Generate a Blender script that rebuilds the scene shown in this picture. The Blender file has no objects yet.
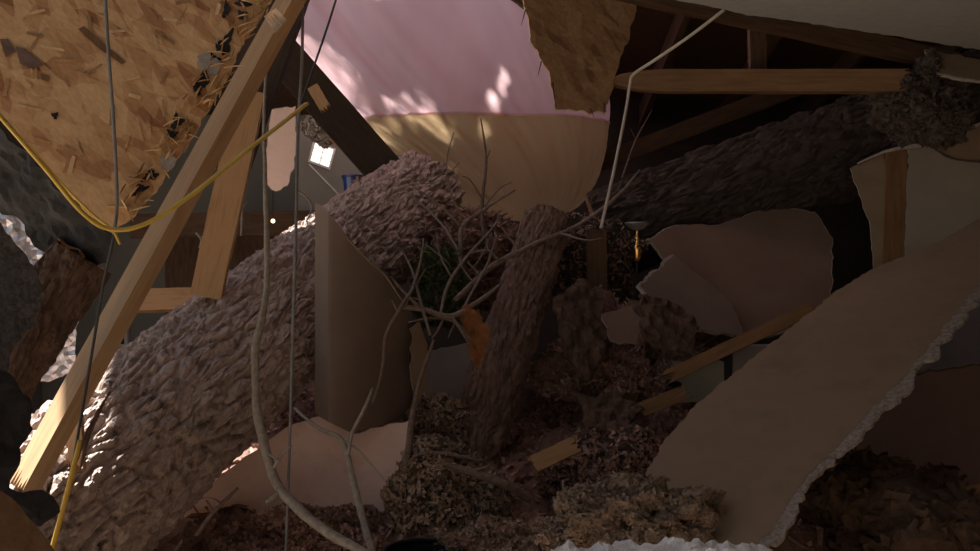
import bpy, math, random
import numpy as np
from mathutils import Vector, Matrix
from mathutils.geometry import delaunay_2d_cdt

# ------------------------------------------------------------------ camera
SC = bpy.context.scene
COL = SC.collection
F = 849.0                      # focal length in pixels of the 980x551 frame
CZ = 1.5
cam_d = bpy.data.cameras.new('camera')
cam = bpy.data.objects.new('camera', cam_d)
COL.objects.link(cam)
cam.location = (0, 0, CZ)
cam.rotation_euler = (math.pi / 2, 0, 0)
cam_d.sensor_width = 36.0
cam_d.lens = 36.0 * F / 980.0
cam_d.clip_start = 0.02
SC.camera = cam

# ------------------------------------------------------------------ world, sun, exposure
world = bpy.data.worlds.new('sky')
SC.world = world
world.use_nodes = True
wn = world.node_tree.nodes
wl = world.node_tree.links
bg = wn['Background']
bg.inputs[0].default_value = (0.78, 0.87, 1.0, 1)
bg.inputs[1].default_value = 0.82
TO_SUN = Vector((-0.50, 0.30, 0.81)).normalized()
sun_d = bpy.data.lights.new('sun', 'SUN')
sun_d.energy = 32.0
sun_d.angle = math.radians(0.9)
sun_d.color = (1.0, 0.93, 0.84)
sun = bpy.data.objects.new('sun', sun_d)
COL.objects.link(sun)
sun.location = (-4, 6, 9)
sun.rotation_euler = TO_SUN.to_track_quat('Z', 'Y').to_euler()
SC.view_settings.view_transform = 'Standard'
SC.view_settings.look = 'None'
SC.view_settings.exposure = -0.58
SC.view_settings.gamma = 1.0
SC.view_settings.use_curve_mapping = False

rnd = random.Random(7)
RNG = np.random.default_rng(11)

# ------------------------------------------------------------------ pixel helpers
def P(px, py, d):
    """Point seen at pixel (px, py) at distance d along the view axis."""
    return Vector(((px - 490.0) / F * d, d, CZ + (275.5 - py) / F * d))

def plane3(a, b, c):
    a, b, c = P(*a), P(*b), P(*c)
    n = (b - a).cross(c - a).normalized()
    if n.y > 0:
        n = -n
    return a, n

def on_plane(pl, px, py):
    o, n = pl
    d = Vector(((px - 490.0) / F, 1.0, (275.5 - py) / F))
    t = (o - Vector((0, 0, CZ))).dot(n) / d.dot(n)
    return Vector((0, 0, CZ)) + d * t

# ------------------------------------------------------------------ numpy noise
def _hash(ix, iy, iz, seed):
    h = (ix.astype(np.int64) * 374761393 + iy.astype(np.int64) * 668265263 + iz.astype(np.int64) * 2147483647 + seed * 1274126177) & 0xFFFFFFFF
    h = ((h ^ (h >> 13)) * 1274126177) & 0xFFFFFFFF
    h = ((h ^ (h >> 16)) * 2246822519) & 0xFFFFFFFF
    h = h ^ (h >> 15)
    return (h & 0xFFFFFF) / float(0xFFFFFF)

def vnoise(p, seed=0):
    p = np.asarray(p, float)
    i = np.floor(p).astype(np.int64)
    f = p - i
    f = f * f * (3 - 2 * f)
    r = 0
    for dx in (0, 1):
        wx = f[:, 0] if dx else 1 - f[:, 0]
        for dy in (0, 1):
            wy = f[:, 1] if dy else 1 - f[:, 1]
            for dz in (0, 1):
                wz = f[:, 2] if dz else 1 - f[:, 2]
                r = r + wx * wy * wz * _hash(i[:, 0] + dx, i[:, 1] + dy, i[:, 2] + dz, seed)
    return r * 2 - 1

def fbm(p, octv=4, seed=0):
    p = np.asarray(p, float)
    r, a, s = 0, 0.5, 1.0
    for k in range(octv):
        r = r + a * vnoise(p * s + 17.3 * k, seed + k)
        a *= 0.5
        s *= 2.03
    return r

def worley(p, seed=0):
    p = np.asarray(p, float)
    i = np.floor(p).astype(np.int64)
    f1 = np.full(len(p), 9.0)
    f2 = np.full(len(p), 9.0)
    cid = np.zeros(len(p))
    for dx in (-1, 0, 1):
        for dy in (-1, 0, 1):
            for dz in (-1, 0, 1):
                c = i + np.array([dx, dy, dz])
                hx = _hash(c[:, 0], c[:, 1], c[:, 2], seed)
                hy = _hash(c[:, 0], c[:, 1], c[:, 2], seed + 31)
                hz = _hash(c[:, 0], c[:, 1], c[:, 2], seed + 67)
                q = c + np.stack([hx, hy, hz], 1)
                d = np.sqrt(((q - p) ** 2).sum(1))
                m = d < f1
                f2 = np.where(m, f1, np.minimum(f2, d))
                cid = np.where(m, hx, cid)
                f1 = np.where(m, d, f1)
    return f1, f2, cid

# ------------------------------------------------------------------ materials
MATS = {}
def new_mat(name):
    m = bpy.data.materials.new(name)
    m.use_nodes = True
    nt = m.node_tree
    b = nt.nodes['Principled BSDF']
    MATS[name] = m
    return m, nt, b

def tex_chain(nt, scale, stretch=(1, 1, 1), kind='Object'):
    tc = nt.nodes.new('ShaderNodeTexCoord')
    mp = nt.nodes.new('ShaderNodeMapping')
    mp.inputs['Scale'].default_value = [scale * s for s in stretch]
    nt.links.new(tc.outputs[kind], mp.inputs['Vector'])
    return mp

def ramp(nt, src, stops):
    r = nt.nodes.new('ShaderNodeValToRGB')
    el = r.color_ramp.elements
    while len(el) < len(stops):
        el.new(0.5)
    for e, (p, c) in zip(el, stops):
        e.position = p
        e.color = (*c, 1)
    nt.links.new(src, r.inputs['Fac'])
    return r

def noise_mat(name, c0, c1, scale=20, stretch=(1, 1, 1), rough=0.85, bump=0.0, detail=6, spec=0.25, c2=None, dist=0.0, coord='Object', bscale=None, metal=0.0):
    m, nt, b = new_mat(name)
    mp = tex_chain(nt, scale, stretch, coord)
    n = nt.nodes.new('ShaderNodeTexNoise')
    n.inputs['Scale'].default_value = 1.0
    n.inputs['Detail'].default_value = detail
    n.inputs['Roughness'].default_value = 0.65
    n.inputs['Distortion'].default_value = dist
    nt.links.new(mp.outputs[0], n.inputs['Vector'])
    st = [(0.3, c0), (0.7, c1)] if c2 is None else [(0.28, c0), (0.5, c1), (0.72, c2)]
    r = ramp(nt, n.outputs['Fac'], st)
    nt.links.new(r.outputs[0], b.inputs['Base Color'])
    b.inputs['Roughness'].default_value = rough
    b.inputs['Specular IOR Level'].default_value = spec
    b.inputs['Metallic'].default_value = metal
    if bump:
        bp = nt.nodes.new('ShaderNodeBump')
        bp.inputs['Strength'].default_value = bump
        bp.inputs['Distance'].default_value = 0.004
        if bscale:
            n2 = nt.nodes.new('ShaderNodeTexNoise')
            n2.inputs['Scale'].default_value = bscale
            n2.inputs['Detail'].default_value = 5
            nt.links.new(mp.outputs[0], n2.inputs['Vector'])
            nt.links.new(n2.outputs['Fac'], bp.inputs['Height'])
        else:
            nt.links.new(n.outputs['Fac'], bp.inputs['Height'])
        nt.links.new(bp.outputs[0], b.inputs['Normal'])
    return m

def osb_mat(name, dark, mid, light, scale=1.0):
    """Oriented strand board: layers of stretched random flakes, each its own tone."""
    m, nt, b = new_mat(name)
    tc = nt.nodes.new('ShaderNodeTexCoord')
    prev = None
    facs = []
    for k, (rot, sc_) in enumerate(((0.5, (9, 20, 30)), (-0.75, (30, 20, 11)), (1.15, (12, 24, 34)))):
        mp = nt.nodes.new('ShaderNodeMapping')
        mp.vector_type = 'TEXTURE'
        mp.inputs['Rotation'].default_value = (0.15, rot, 0)
        mp.inputs['Location'].default_value = (k * 3.1, k * 1.7, k)
        mp.inputs['Scale'].default_value = [1.0 / (s * scale) for s in sc_]
        nt.links.new(tc.outputs['Object'], mp.inputs['Vector'])
        nz = nt.nodes.new('ShaderNodeTexNoise')
        nz.inputs['Scale'].default_value = 0.35
        nz.inputs['Detail'].default_value = 2
        mixv = nt.nodes.new('ShaderNodeVectorMath')
        mixv.operation = 'MULTIPLY_ADD'
        mixv.inputs[1].default_value = (1.4, 1.4, 1.4)
        nt.links.new(mp.outputs[0], nz.inputs['Vector'])
        nt.links.new(nz.outputs['Color'], mixv.inputs[0])
        nt.links.new(mp.outputs[0], mixv.inputs[2])
        v = nt.nodes.new('ShaderNodeTexVoronoi')
        v.inputs['Scale'].default_value = 1.0
        nt.links.new(mixv.outputs[0], v.inputs['Vector'])
        sep = nt.nodes.new('ShaderNodeSeparateColor')
        nt.links.new(v.outputs['Color'], sep.inputs[0])
        facs.append(sep.outputs[k % 3])
    a1 = nt.nodes.new('ShaderNodeMath'); a1.operation = 'ADD'
    a2 = nt.nodes.new('ShaderNodeMath'); a2.operation = 'ADD'
    nt.links.new(facs[0], a1.inputs[0]); nt.links.new(facs[1], a1.inputs[1])
    nt.links.new(a1.outputs[0], a2.inputs[0]); nt.links.new(facs[2], a2.inputs[1])
    dv = nt.nodes.new('ShaderNodeMath'); dv.operation = 'MULTIPLY'; dv.inputs[1].default_value = 0.333
    nt.links.new(a2.outputs[0], dv.inputs[0])
    r = ramp(nt, dv.outputs[0], [(0.12, dark), (0.36, mid), (0.62, light), (0.9, tuple(min(1, c * 1.15) for c in light))])
    # fine fibre
    mp2 = tex_chain(nt, 60, (1, 5, 1))
    nf = nt.nodes.new('ShaderNodeTexNoise'); nf.inputs['Scale'].default_value = 1.0; nf.inputs['Detail'].default_value = 4
    nt.links.new(mp2.outputs[0], nf.inputs['Vector'])
    mx = nt.nodes.new('ShaderNodeMix'); mx.data_type = 'RGBA'; mx.blend_type = 'OVERLAY'; mx.inputs[0].default_value = 0.35
    nt.links.new(r.outputs[0], mx.inputs[6]); nt.links.new(nf.outputs['Fac'], mx.inputs[7])
    nt.links.new(mx.outputs[2], b.inputs['Base Color'])
    bp = nt.nodes.new('ShaderNodeBump'); bp.inputs['Strength'].default_value = 0.5; bp.inputs['Distance'].default_value = 0.003
    nt.links.new(dv.outputs[0], bp.inputs['Height']); nt.links.new(bp.outputs[0], b.inputs['Normal'])
    b.inputs['Roughness'].default_value = 0.75
    b.inputs['Specular IOR Level'].default_value = 0.2
    return m

def tarp_mat(name, col, rough=0.5, trans=0.75):
    m, nt, b = new_mat(name)
    out = nt.nodes['Material Output']
    nt.nodes.remove(b)
    mp = tex_chain(nt, 3.0, (1, 1, 0.35))
    n = nt.nodes.new('ShaderNodeTexNoise'); n.inputs['Scale'].default_value = 1.0; n.inputs['Detail'].default_value = 5
    nt.links.new(mp.outputs[0], n.inputs['Vector'])
    r = ramp(nt, n.outputs['Fac'], [(0.25, tuple(c * 0.8 for c in col)), (0.75, tuple(min(1, c * 1.06) for c in col))])
    d = nt.nodes.new('ShaderNodeBsdfDiffuse')
    t = nt.nodes.new('ShaderNodeBsdfTranslucent')
    g = nt.nodes.new('ShaderNodeBsdfGlossy'); g.inputs['Roughness'].default_value = rough
    g.inputs['Color'].default_value = (0.6, 0.6, 0.6, 1)
    nt.links.new(r.outputs[0], d.inputs['Color'])
    nt.links.new(r.outputs[0], t.inputs['Color'])
    m1 = nt.nodes.new('ShaderNodeMixShader'); m1.inputs[0].default_value = trans
    nt.links.new(d.outputs[0], m1.inputs[1]); nt.links.new(t.outputs[0], m1.inputs[2])
    m2 = nt.nodes.new('ShaderNodeMixShader'); m2.inputs[0].default_value = 0.05
    nt.links.new(m1.outputs[0], m2.inputs[1]); nt.links.new(g.outputs[0], m2.inputs[2])
    nt.links.new(m2.outputs[0], out.inputs['Surface'])
    return m

def emit_mat(name, col, strength):
    m, nt, b = new_mat(name)
    b.inputs['Base Color'].default_value = (*col, 1)
    b.inputs['Emission Color'].default_value = (*col, 1)
    b.inputs['Emission Strength'].default_value = strength
    return m

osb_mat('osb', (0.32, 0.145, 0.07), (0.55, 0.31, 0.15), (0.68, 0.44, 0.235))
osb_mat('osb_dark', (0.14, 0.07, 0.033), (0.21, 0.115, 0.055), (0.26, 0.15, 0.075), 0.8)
noise_mat('lumber', (0.26, 0.142, 0.065), (0.39, 0.235, 0.12), 6, (9, 9, 0.8), rough=0.7, bump=0.25, c2=(0.33, 0.19, 0.09))
noise_mat('lumber_old', (0.15, 0.08, 0.04), (0.26, 0.15, 0.075), 6, (9, 9, 0.8), rough=0.8, bump=0.3)
noise_mat('lumber_pale', (0.62, 0.52, 0.40), (0.80, 0.72, 0.62), 7, (9, 9, 0.8), rough=0.75, bump=0.25)
noise_mat('splinter', (0.60, 0.38, 0.18), (0.85, 0.64, 0.38), 25, (3, 3, 0.6), rough=0.7, bump=0.3)
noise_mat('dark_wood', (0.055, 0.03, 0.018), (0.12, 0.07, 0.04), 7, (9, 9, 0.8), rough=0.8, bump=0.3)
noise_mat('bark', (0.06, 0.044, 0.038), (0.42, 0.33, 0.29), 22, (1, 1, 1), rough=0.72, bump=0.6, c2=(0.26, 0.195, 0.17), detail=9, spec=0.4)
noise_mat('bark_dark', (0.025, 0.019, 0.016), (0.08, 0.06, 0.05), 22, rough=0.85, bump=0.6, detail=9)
noise_mat('bark_red', (0.10, 0.062, 0.05), (0.25, 0.165, 0.135), 25, rough=0.8, bump=0.6, detail=9)
noise_mat('heartwood', (0.40, 0.22, 0.10), (0.60, 0.38, 0.20), 25, (1, 1, 1), rough=0.8, bump=0.5)
noise_mat('paper_brown', (0.195, 0.138, 0.093), (0.245, 0.178, 0.12), 5, rough=0.85, bump=0.08, bscale=30, c2=(0.22, 0.158, 0.105))
noise_mat('paper_dark', (0.175, 0.13, 0.105), (0.22, 0.165, 0.135), 5, rough=0.85, bump=0.08, bscale=30)
noise_mat('paper_cream', (0.25, 0.215, 0.175), (0.30, 0.26, 0.215), 5, rough=0.85, bump=0.08, bscale=30)
noise_mat('gypsum', (0.26, 0.23, 0.20), (0.52, 0.47, 0.43), 45, rough=0.95, bump=0.9)
noise_mat('gypsum_white', (0.62, 0.60, 0.60), (0.88, 0.86, 0.86), 45, rough=0.9, bump=0.9)
noise_mat('pink_drywall', (0.72, 0.51, 0.43), (0.86, 0.64, 0.56), 9, rough=0.9, bump=0.2, bscale=14, c2=(0.80, 0.58, 0.50))
noise_mat('ceiling_paint', (0.37, 0.37, 0.37), (0.44, 0.44, 0.44), 30, rough=0.9, bump=0.35)
noise_mat('grey_wall', (0.16, 0.165, 0.14), (0.20, 0.205, 0.18), 3, rough=0.9, bump=0.1, bscale=30)
noise_mat('dark_room_wall', (0.16, 0.10, 0.08), (0.21, 0.14, 0.11), 3, rough=0.9)
noise_mat('old_paint', (0.20, 0.19, 0.18), (0.26, 0.25, 0.24), 3, rough=0.9)
noise_mat('darker_wood', (0.028, 0.018, 0.013), (0.06, 0.04, 0.028), 7, (9, 9, 0.8), rough=0.85, bump=0.3)  # plain wood, about half the tone of dark_wood
noise_mat('stud_wood', (0.26, 0.16, 0.085), (0.40, 0.27, 0.155), 6, (9, 9, 0.8), rough=0.7, bump=0.25)
noise_mat('floor_boards', (0.16, 0.12, 0.09), (0.26, 0.20, 0.155), 4, (1, 0.2, 1), rough=0.6, bump=0.2)
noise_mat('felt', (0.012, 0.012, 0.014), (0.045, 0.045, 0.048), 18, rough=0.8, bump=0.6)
noise_mat('felt_brown', (0.05, 0.03, 0.022), (0.13, 0.08, 0.055), 18, rough=0.85, bump=0.6)
noise_mat('shingle', (0.05, 0.05, 0.055), (0.15, 0.15, 0.16), 90, rough=0.95, bump=0.5)
noise_mat('foil', (0.55, 0.58, 0.64), (0.80, 0.83, 0.88), 12, rough=0.33, bump=0.6, metal=0.75, bscale=3)
noise_mat('insul_tan', (0.16, 0.115, 0.085), (0.38, 0.28, 0.205), 40, rough=0.95, bump=1.0, detail=9)
noise_mat('insul_grey', (0.10, 0.08, 0.07), (0.24, 0.20, 0.175), 40, rough=0.95, bump=1.0, detail=9)
noise_mat('insul_dark', (0.05, 0.037, 0.03), (0.13, 0.10, 0.085), 40, rough=0.95, bump=1.0, detail=9)
noise_mat('debris_red', (0.11, 0.062, 0.048), (0.30, 0.175, 0.14), 30, rough=0.9, bump=1.0, detail=9)
noise_mat('flake_mix', (0.12, 0.085, 0.062), (0.40, 0.29, 0.215), 60, rough=0.8, detail=3, c2=(0.25, 0.175, 0.13))
noise_mat('flake_red', (0.14, 0.08, 0.062), (0.46, 0.28, 0.22), 60, rough=0.75, detail=3, spec=0.5)
noise_mat('twig_bark', (0.10, 0.07, 0.055), (0.22, 0.16, 0.13), 60, rough=0.8, bump=0.4)
noise_mat('twig_mid', (0.14, 0.105, 0.085), (0.28, 0.22, 0.185), 60, rough=0.8, bump=0.4)
noise_mat('gypsum_dust', (0.15, 0.125, 0.105), (0.40, 0.35, 0.31), 70, rough=0.95, bump=0.9)
noise_mat('twig_pale', (0.20, 0.17, 0.14), (0.36, 0.32, 0.27), 60, rough=0.75, bump=0.4)
noise_mat('rust_leaf', (0.17, 0.06, 0.022), (0.30, 0.13, 0.05), 25, rough=0.8, bump=0.5)
noise_mat('yellow_jacket', (0.55, 0.36, 0.045), (0.66, 0.45, 0.08), 30, rough=0.4, spec=0.5)
noise_mat('black_jacket', (0.03, 0.03, 0.033), (0.06, 0.06, 0.065), 30, rough=0.5, spec=0.4)
noise_mat('grey_jacket', (0.14, 0.14, 0.15), (0.22, 0.22, 0.23), 30, rough=0.5, spec=0.4)
noise_mat('white_jacket', (0.44, 0.38, 0.31), (0.54, 0.48, 0.41), 30, rough=0.5, spec=0.4)
noise_mat('galvanised', (0.38, 0.38, 0.40), (0.58, 0.58, 0.60), 30, rough=0.4, metal=0.8)
noise_mat('brass', (0.75, 0.45, 0.14), (0.95, 0.65, 0.28), 30, rough=0.22, metal=1.0)
noise_mat('grey_panel', (0.17, 0.145, 0.13), (0.22, 0.19, 0.17), 6, rough=0.8, bump=0.1)
noise_mat('green_panel', (0.20, 0.20, 0.165), (0.25, 0.25, 0.21), 6, rough=0.6)
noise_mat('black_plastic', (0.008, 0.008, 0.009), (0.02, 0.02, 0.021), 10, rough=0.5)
noise_mat('blue_plastic', (0.02, 0.04, 0.16), (0.03, 0.06, 0.24), 10, rough=0.2, spec=0.6)
noise_mat('frame_white', (0.5, 0.5, 0.48), (0.6, 0.6, 0.58), 10, rough=0.5)
tarp_mat('tarp_pink', (0.93, 0.66, 0.71), trans=0.85)
tarp_mat('tarp_yellow', (0.60, 0.435, 0.255), trans=0.66)
emit_mat('window_glow', (1.0, 0.95, 0.82), 2.2)
emit_mat('bulb', (1.0, 0.75, 0.4), 6.0)
noise_mat('void_shade', (0.03, 0.025, 0.022), (0.05, 0.04, 0.035), 3, rough=0.95)  # near-black colour stands in for the unlit void behind the rubble
noise_mat('ground', (0.20, 0.17, 0.12), (0.32, 0.28, 0.20), 2, rough=0.95)
noise_mat('needles', (0.04, 0.06, 0.02), (0.10, 0.12, 0.05), 30, rough=0.7)
M = MATS

# ------------------------------------------------------------------ object helpers
def mesh_obj(name, V, Fc, mats, parent=None, mi=None, smooth=False):
    me = bpy.data.meshes.new(name)
    me.from_pydata([tuple(v) for v in V], [], [tuple(int(i) for i in f) for f in Fc])
    for m in (mats if isinstance(mats, (list, tuple)) else [mats]):
        me.materials.append(M[m])
    if mi is not None:
        me.polygons.foreach_set('material_index', np.asarray(mi, dtype=np.int32))
    if smooth:
        me.polygons.foreach_set('use_smooth', np.ones(len(me.polygons), dtype=bool))
    me.update()
    o = bpy.data.objects.new(name, me)
    COL.objects.link(o)
    if parent is not None:
        o.parent = parent
        o.matrix_parent_inverse = Matrix.Translation(-parent.location)
    return o

def tag(o, label, cat, group=None, kind=None):
    o['label'] = label
    o['category'] = cat
    if group:
        o['group'] = group
    if kind:
        o['kind'] = kind
    return o

def thing(name, label, cat, loc, group=None):
    o = bpy.data.objects.new(name, None)
    o.empty_display_size = 0.05
    COL.objects.link(o)
    o.location = loc
    return tag(o, label, cat, group)

def struct(name, V, Fc, mats, label=None, mi=None):
    o = mesh_obj(name, V, Fc, mats, mi=mi)
    o['kind'] = 'structure'
    if label:
        o['label'] = label
    return o

def box_vf(x0, x1, y0, y1, z0, z1):
    V = [(x0, y0, z0), (x1, y0, z0), (x1, y1, z0), (x0, y1, z0), (x0, y0, z1), (x1, y0, z1), (x1, y1, z1), (x0, y1, z1)]
    Fc = [(0, 3, 2, 1), (4, 5, 6, 7), (0, 1, 5, 4), (1, 2, 6, 5), (2, 3, 7, 6), (3, 0, 4, 7)]
    return V, Fc

def join_vf(parts):
    V, Fc = [], []
    for v, f in parts:
        n = len(V)
        V += list(v)
        Fc += [tuple(i + n for i in q) for q in f]
    return V, Fc

def resample(pts, seg):
    out = []
    n = len(pts)
    for i in range(n):
        a, b = pts[i], pts[(i + 1) % n]
        L = math.dist(a, b)
        k = max(1, int(round(L / seg)))
        for j in range(k):
            t = j / k
            out.append((a[0] + (b[0] - a[0]) * t, a[1] + (b[1] - a[1]) * t))
    return out

def rough_edge(pts, jag, seed, smooth=None):
    """Push outline points in and out along the outline's normal with two scales of noise."""
    a = np.array(pts)
    nx = np.roll(a, -1, 0) - np.roll(a, 1, 0)
    nl = np.maximum(np.linalg.norm(nx, axis=1, keepdims=True), 1e-6)
    nrm = np.stack([nx[:, 1], -nx[:, 0]], 1) / nl
    area = 0.5 * np.sum(a[:, 0] * np.roll(a[:, 1], -1) - np.roll(a[:, 0], -1) * a[:, 1])
    if area < 0:
        nrm = -nrm
    p3 = np.concatenate([a, np.zeros((len(a), 1))], 1)
    d = fbm(p3 / max(jag * 3, 1e-4), 4, seed) * 1.6 * jag
    return a + nrm * d[:, None]

def extrude_poly(pts, th, grid, bump, seed):
    """CDT fill of a 2D outline, front at w=0, back at w=-th. Returns verts (u,v,w), faces, slots."""
    pts = np.array(pts)
    n = len(pts)
    lo, hi = pts.min(0), pts.max(0)
    gx = np.arange(lo[0], hi[0], grid)
    gy = np.arange(lo[1], hi[1], grid)
    G = np.array([(x, y) for x in gx for y in gy]) if len(gx) and len(gy) else np.zeros((0, 2))
    if grid >= min(hi - lo):
        G = np.zeros((0, 2))
    if len(G):
        G = G + RNG.uniform(-0.25, 0.25, G.shape) * grid
    allp = [Vector((float(x), float(y))) for x, y in np.concatenate([pts, G])]
    edges = [(i, (i + 1) % n) for i in range(n)]
    vo, eo, fo, ov, oe, of = delaunay_2d_cdt(allp, edges, [], 1, 1e-6)
    V2 = np.array([(v.x, v.y) for v in vo])
    N = len(V2)
    w = bump(V2) if bump else np.zeros(N)
    used = sorted({int(i) for f in fo for i in f})
    if len(used) < N:
        remap = {i: k for k, i in enumerate(used)}
        fo = [[remap[int(i)] for i in f] for f in fo]
        V2, w = V2[used], w[used]
        N = len(used)
    Vf = np.concatenate([V2, w[:, None]], 1)
    Vb = np.concatenate([V2, (w - th)[:, None]], 1)
    faces, mi = [], []
    cnt = {}
    for f in fo:
        f = list(f)
        a = sum(V2[f[i]][0] * V2[f[(i + 1) % len(f)]][1] - V2[f[(i + 1) % len(f)]][0] * V2[f[i]][1] for i in range(len(f)))
        if a < 0:
            f = f[::-1]
        faces.append(f)
        mi.append(0)
        for i in range(len(f)):
            e = (f[i], f[(i + 1) % len(f)])
            cnt[e] = True
    if th > 0:
        nf = len(faces)
        for k in range(nf):
            faces.append([i + N for i in faces[k][::-1]])
            mi.append(2)
        for (a, b) in list(cnt):
            if (b, a) not in cnt:
                faces.append([b, a, a + N, b + N])
                mi.append(1)
        return np.concatenate([Vf, Vb]), faces, mi
    return Vf, faces, mi

def frame_of(pl, up=(0, 0, 1)):
    o, n = pl
    u = Vector(up).cross(n)
    if u.length < 1e-4:
        u = Vector((1, 0, 0))
    u.normalize()
    v = n.cross(u).normalized()
    return o, u, v, n

def sheet_mesh(pxs, pl, th, seg=0.03, jag=0.008, grid=0.08, bump=None, seed=1, grow=0.0, lift=0.0, world=False, gdir=None):
    o, u, v, n = frame_of(pl)
    pts = []
    for p in pxs:
        q = (Vector(p) if world else on_plane(pl, *p)) - o
        pts.append((q.dot(u), q.dot(v)))
    pts = resample(pts, seg)
    pts = rough_edge(pts, jag, seed)
    if grow:
        a = np.array(pts)
        c = a.mean(0)
        nx = np.roll(a, -1, 0) - np.roll(a, 1, 0)
        nl = np.maximum(np.linalg.norm(nx, axis=1, keepdims=True), 1e-6)
        nr = np.stack([nx[:, 1], -nx[:, 0]], 1) / nl
        ar = 0.5 * np.sum(a[:, 0] * np.roll(a[:, 1], -1) - np.roll(a[:, 0], -1) * a[:, 1])
        if ar < 0:
            nr = -nr
        g = grow * (0.55 + 0.9 * fbm(np.concatenate([a, np.full((len(a), 1), 3.3)], 1) * 9, 3, seed + 5))
        if gdir is not None:
            g = g * np.clip((nr @ np.array(gdir)) * 1.6 - 0.3, 0, 1)
        pts = a + nr * np.clip(g, -0.004, None)[:, None]
    V, Fc, mi = extrude_poly(pts, th, grid, bump, seed)
    U, W, NN, O = np.array(u), np.array(v), np.array(n), np.array(o)
    X = O + V[:, :1] * U + V[:, 1:2] * W + (V[:, 2:3] + lift) * NN
    return X, Fc, mi

def sag(amp, fx, seed, fine=0.0):
    def f(V2):
        p = np.concatenate([V2 * fx, np.zeros((len(V2), 1))], 1)
        w = amp * fbm(p, 2, seed)
        if fine:
            w = w + fine * fbm(p * 7, 3, seed + 3)
        return w
    return f

def board(name, label, cat, pxs, tri, th=0.0125, face='paper_brown', core='gypsum', back='paper_cream', jag=0.01, seed=1, bump=None, grow=0.012, group=None, grid=0.09, seg=0.022, gdir=None):
    """A broken sheet: a paper face over a crumbled core that shows at the broken edge."""
    pl = plane3(*tri)
    cs = [on_plane(pl, *p) for p in pxs]
    c = sum(cs, Vector()) / len(cs)
    base = Vector((c.x, c.y, min(q.z for q in cs)))
    t = thing(name, label, cat, base, group)
    bp = bump or sag(0.006, 1.5, seed)
    V, Fc, mi = sheet_mesh(pxs, pl, th, seg, jag, grid, bp, seed, grow=grow, gdir=gdir)
    mesh_obj('gypsum_core', V, Fc, [core, core, back], t, mi)
    V, Fc, mi = sheet_mesh(pxs, pl, 0.0008, seg, jag, grid, bp, seed, lift=0.0012)
    mesh_obj('paper_face', V, Fc, [face, face, face], t, mi)
    return t

def lumber(name, label, cat, p0, p1, w, th, mat='lumber', face=(0, -1, 0), j0=0.0, j1=0.0, seed=1, parent=None, group=None, point0=0.0):
    """A board from p0 to p1, wide face turned to `face`; j0/j1 = length of the broken splintered ends."""
    p0, p1 = Vector(p0), Vector(p1)
    ax = (p1 - p0)
    L = ax.length
    ax.normalize()
    n = Vector(face)
    n = (n - ax * n.dot(ax)).normalized()
    s = n.cross(ax).normalized()
    r = random.Random(seed)
    def edge(jl):
        k = 13 if jl else 2
        o = []
        for i in range(k):
            t = i / (k - 1)
            o.append((-w / 2 + w * t, (r.uniform(0, jl) * (1 if i % 2 else 0.35) if jl else 0)))
        return o
    lo = [(x, y) for x, y in edge(j0)]
    if point0:
        j0 = point0
        lo = [(-w / 2, point0), (-w * 0.42, point0 * 0.55), (-w * 0.25, point0 * 0.2), (-w * 0.05, 0.0), (w * 0.03, 0.004), (w * 0.28, point0 * 0.22), (w * 0.44, point0 * 0.6), (w / 2, point0 * 0.95)]
    hi = [(x, L - y) for x, y in edge(j1)][::-1]
    left = [(-w / 2 + r.uniform(-1, 1) * 0.0012, L * (1 - k / 10)) for k in range(1, 10)]
    right = [(w / 2 + r.uniform(-1, 1) * 0.0012, L * k / 10) for k in range(1, 10)]
    left = [q for q in left if j0 < q[1] < L - j1]
    right = [q for q in right if j0 < q[1] < L - j1]
    pts = lo + right + hi + left
    V, Fc, mi = extrude_poly(pts, th, 10.0, None, seed)
    # local mesh (z along the board) so the grain follows it
    loc = np.stack([V[:, 0], V[:, 2], V[:, 1]], 1)
    bev = []
    me = bpy.data.meshes.new(name)
    me.from_pydata([tuple(q) for q in loc], [], [tuple(f) for f in Fc])
    me.materials.append(M[mat])
    me.update()
    o = bpy.data.objects.new(name, me)
    COL.objects.link(o)
    mw = Matrix((( s.x, n.x, ax.x, p0.x), (s.y, n.y, ax.y, p0.y), (s.z, n.z, ax.z, p0.z), (0, 0, 0, 1)))
    if parent is None:
        o.matrix_world = mw
        tag(o, label, cat, group)
    else:
        o.parent = parent
        o.matrix_parent_inverse = Matrix.Translation(-parent.location)
        o.matrix_basis = mw
    return o

def spline(pts, n):
    """Catmull-Rom through (x,y,z,r) rows."""
    p = np.array([tuple(q) for q in pts], float)
    if len(p) < 3:
        t = np.linspace(0, 1, n)[:, None]
        return p[0] * (1 - t) + p[-1] * t
    e = np.concatenate([[2 * p[0] - p[1]], p, [2 * p[-1] - p[-2]]])
    out = []
    k = len(p) - 1
    for t in np.linspace(0, k, n):
        i = min(int(t), k - 1)
        f = t - i
        a, b, c, d = e[i], e[i + 1], e[i + 2], e[i + 3]
        out.append(0.5 * ((2 * b) + (-a + c) * f + (2 * a - 5 * b + 4 * c - d) * f * f + (-a + 3 * b - 3 * c + d) * f ** 3))
    return np.array(out)

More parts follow.
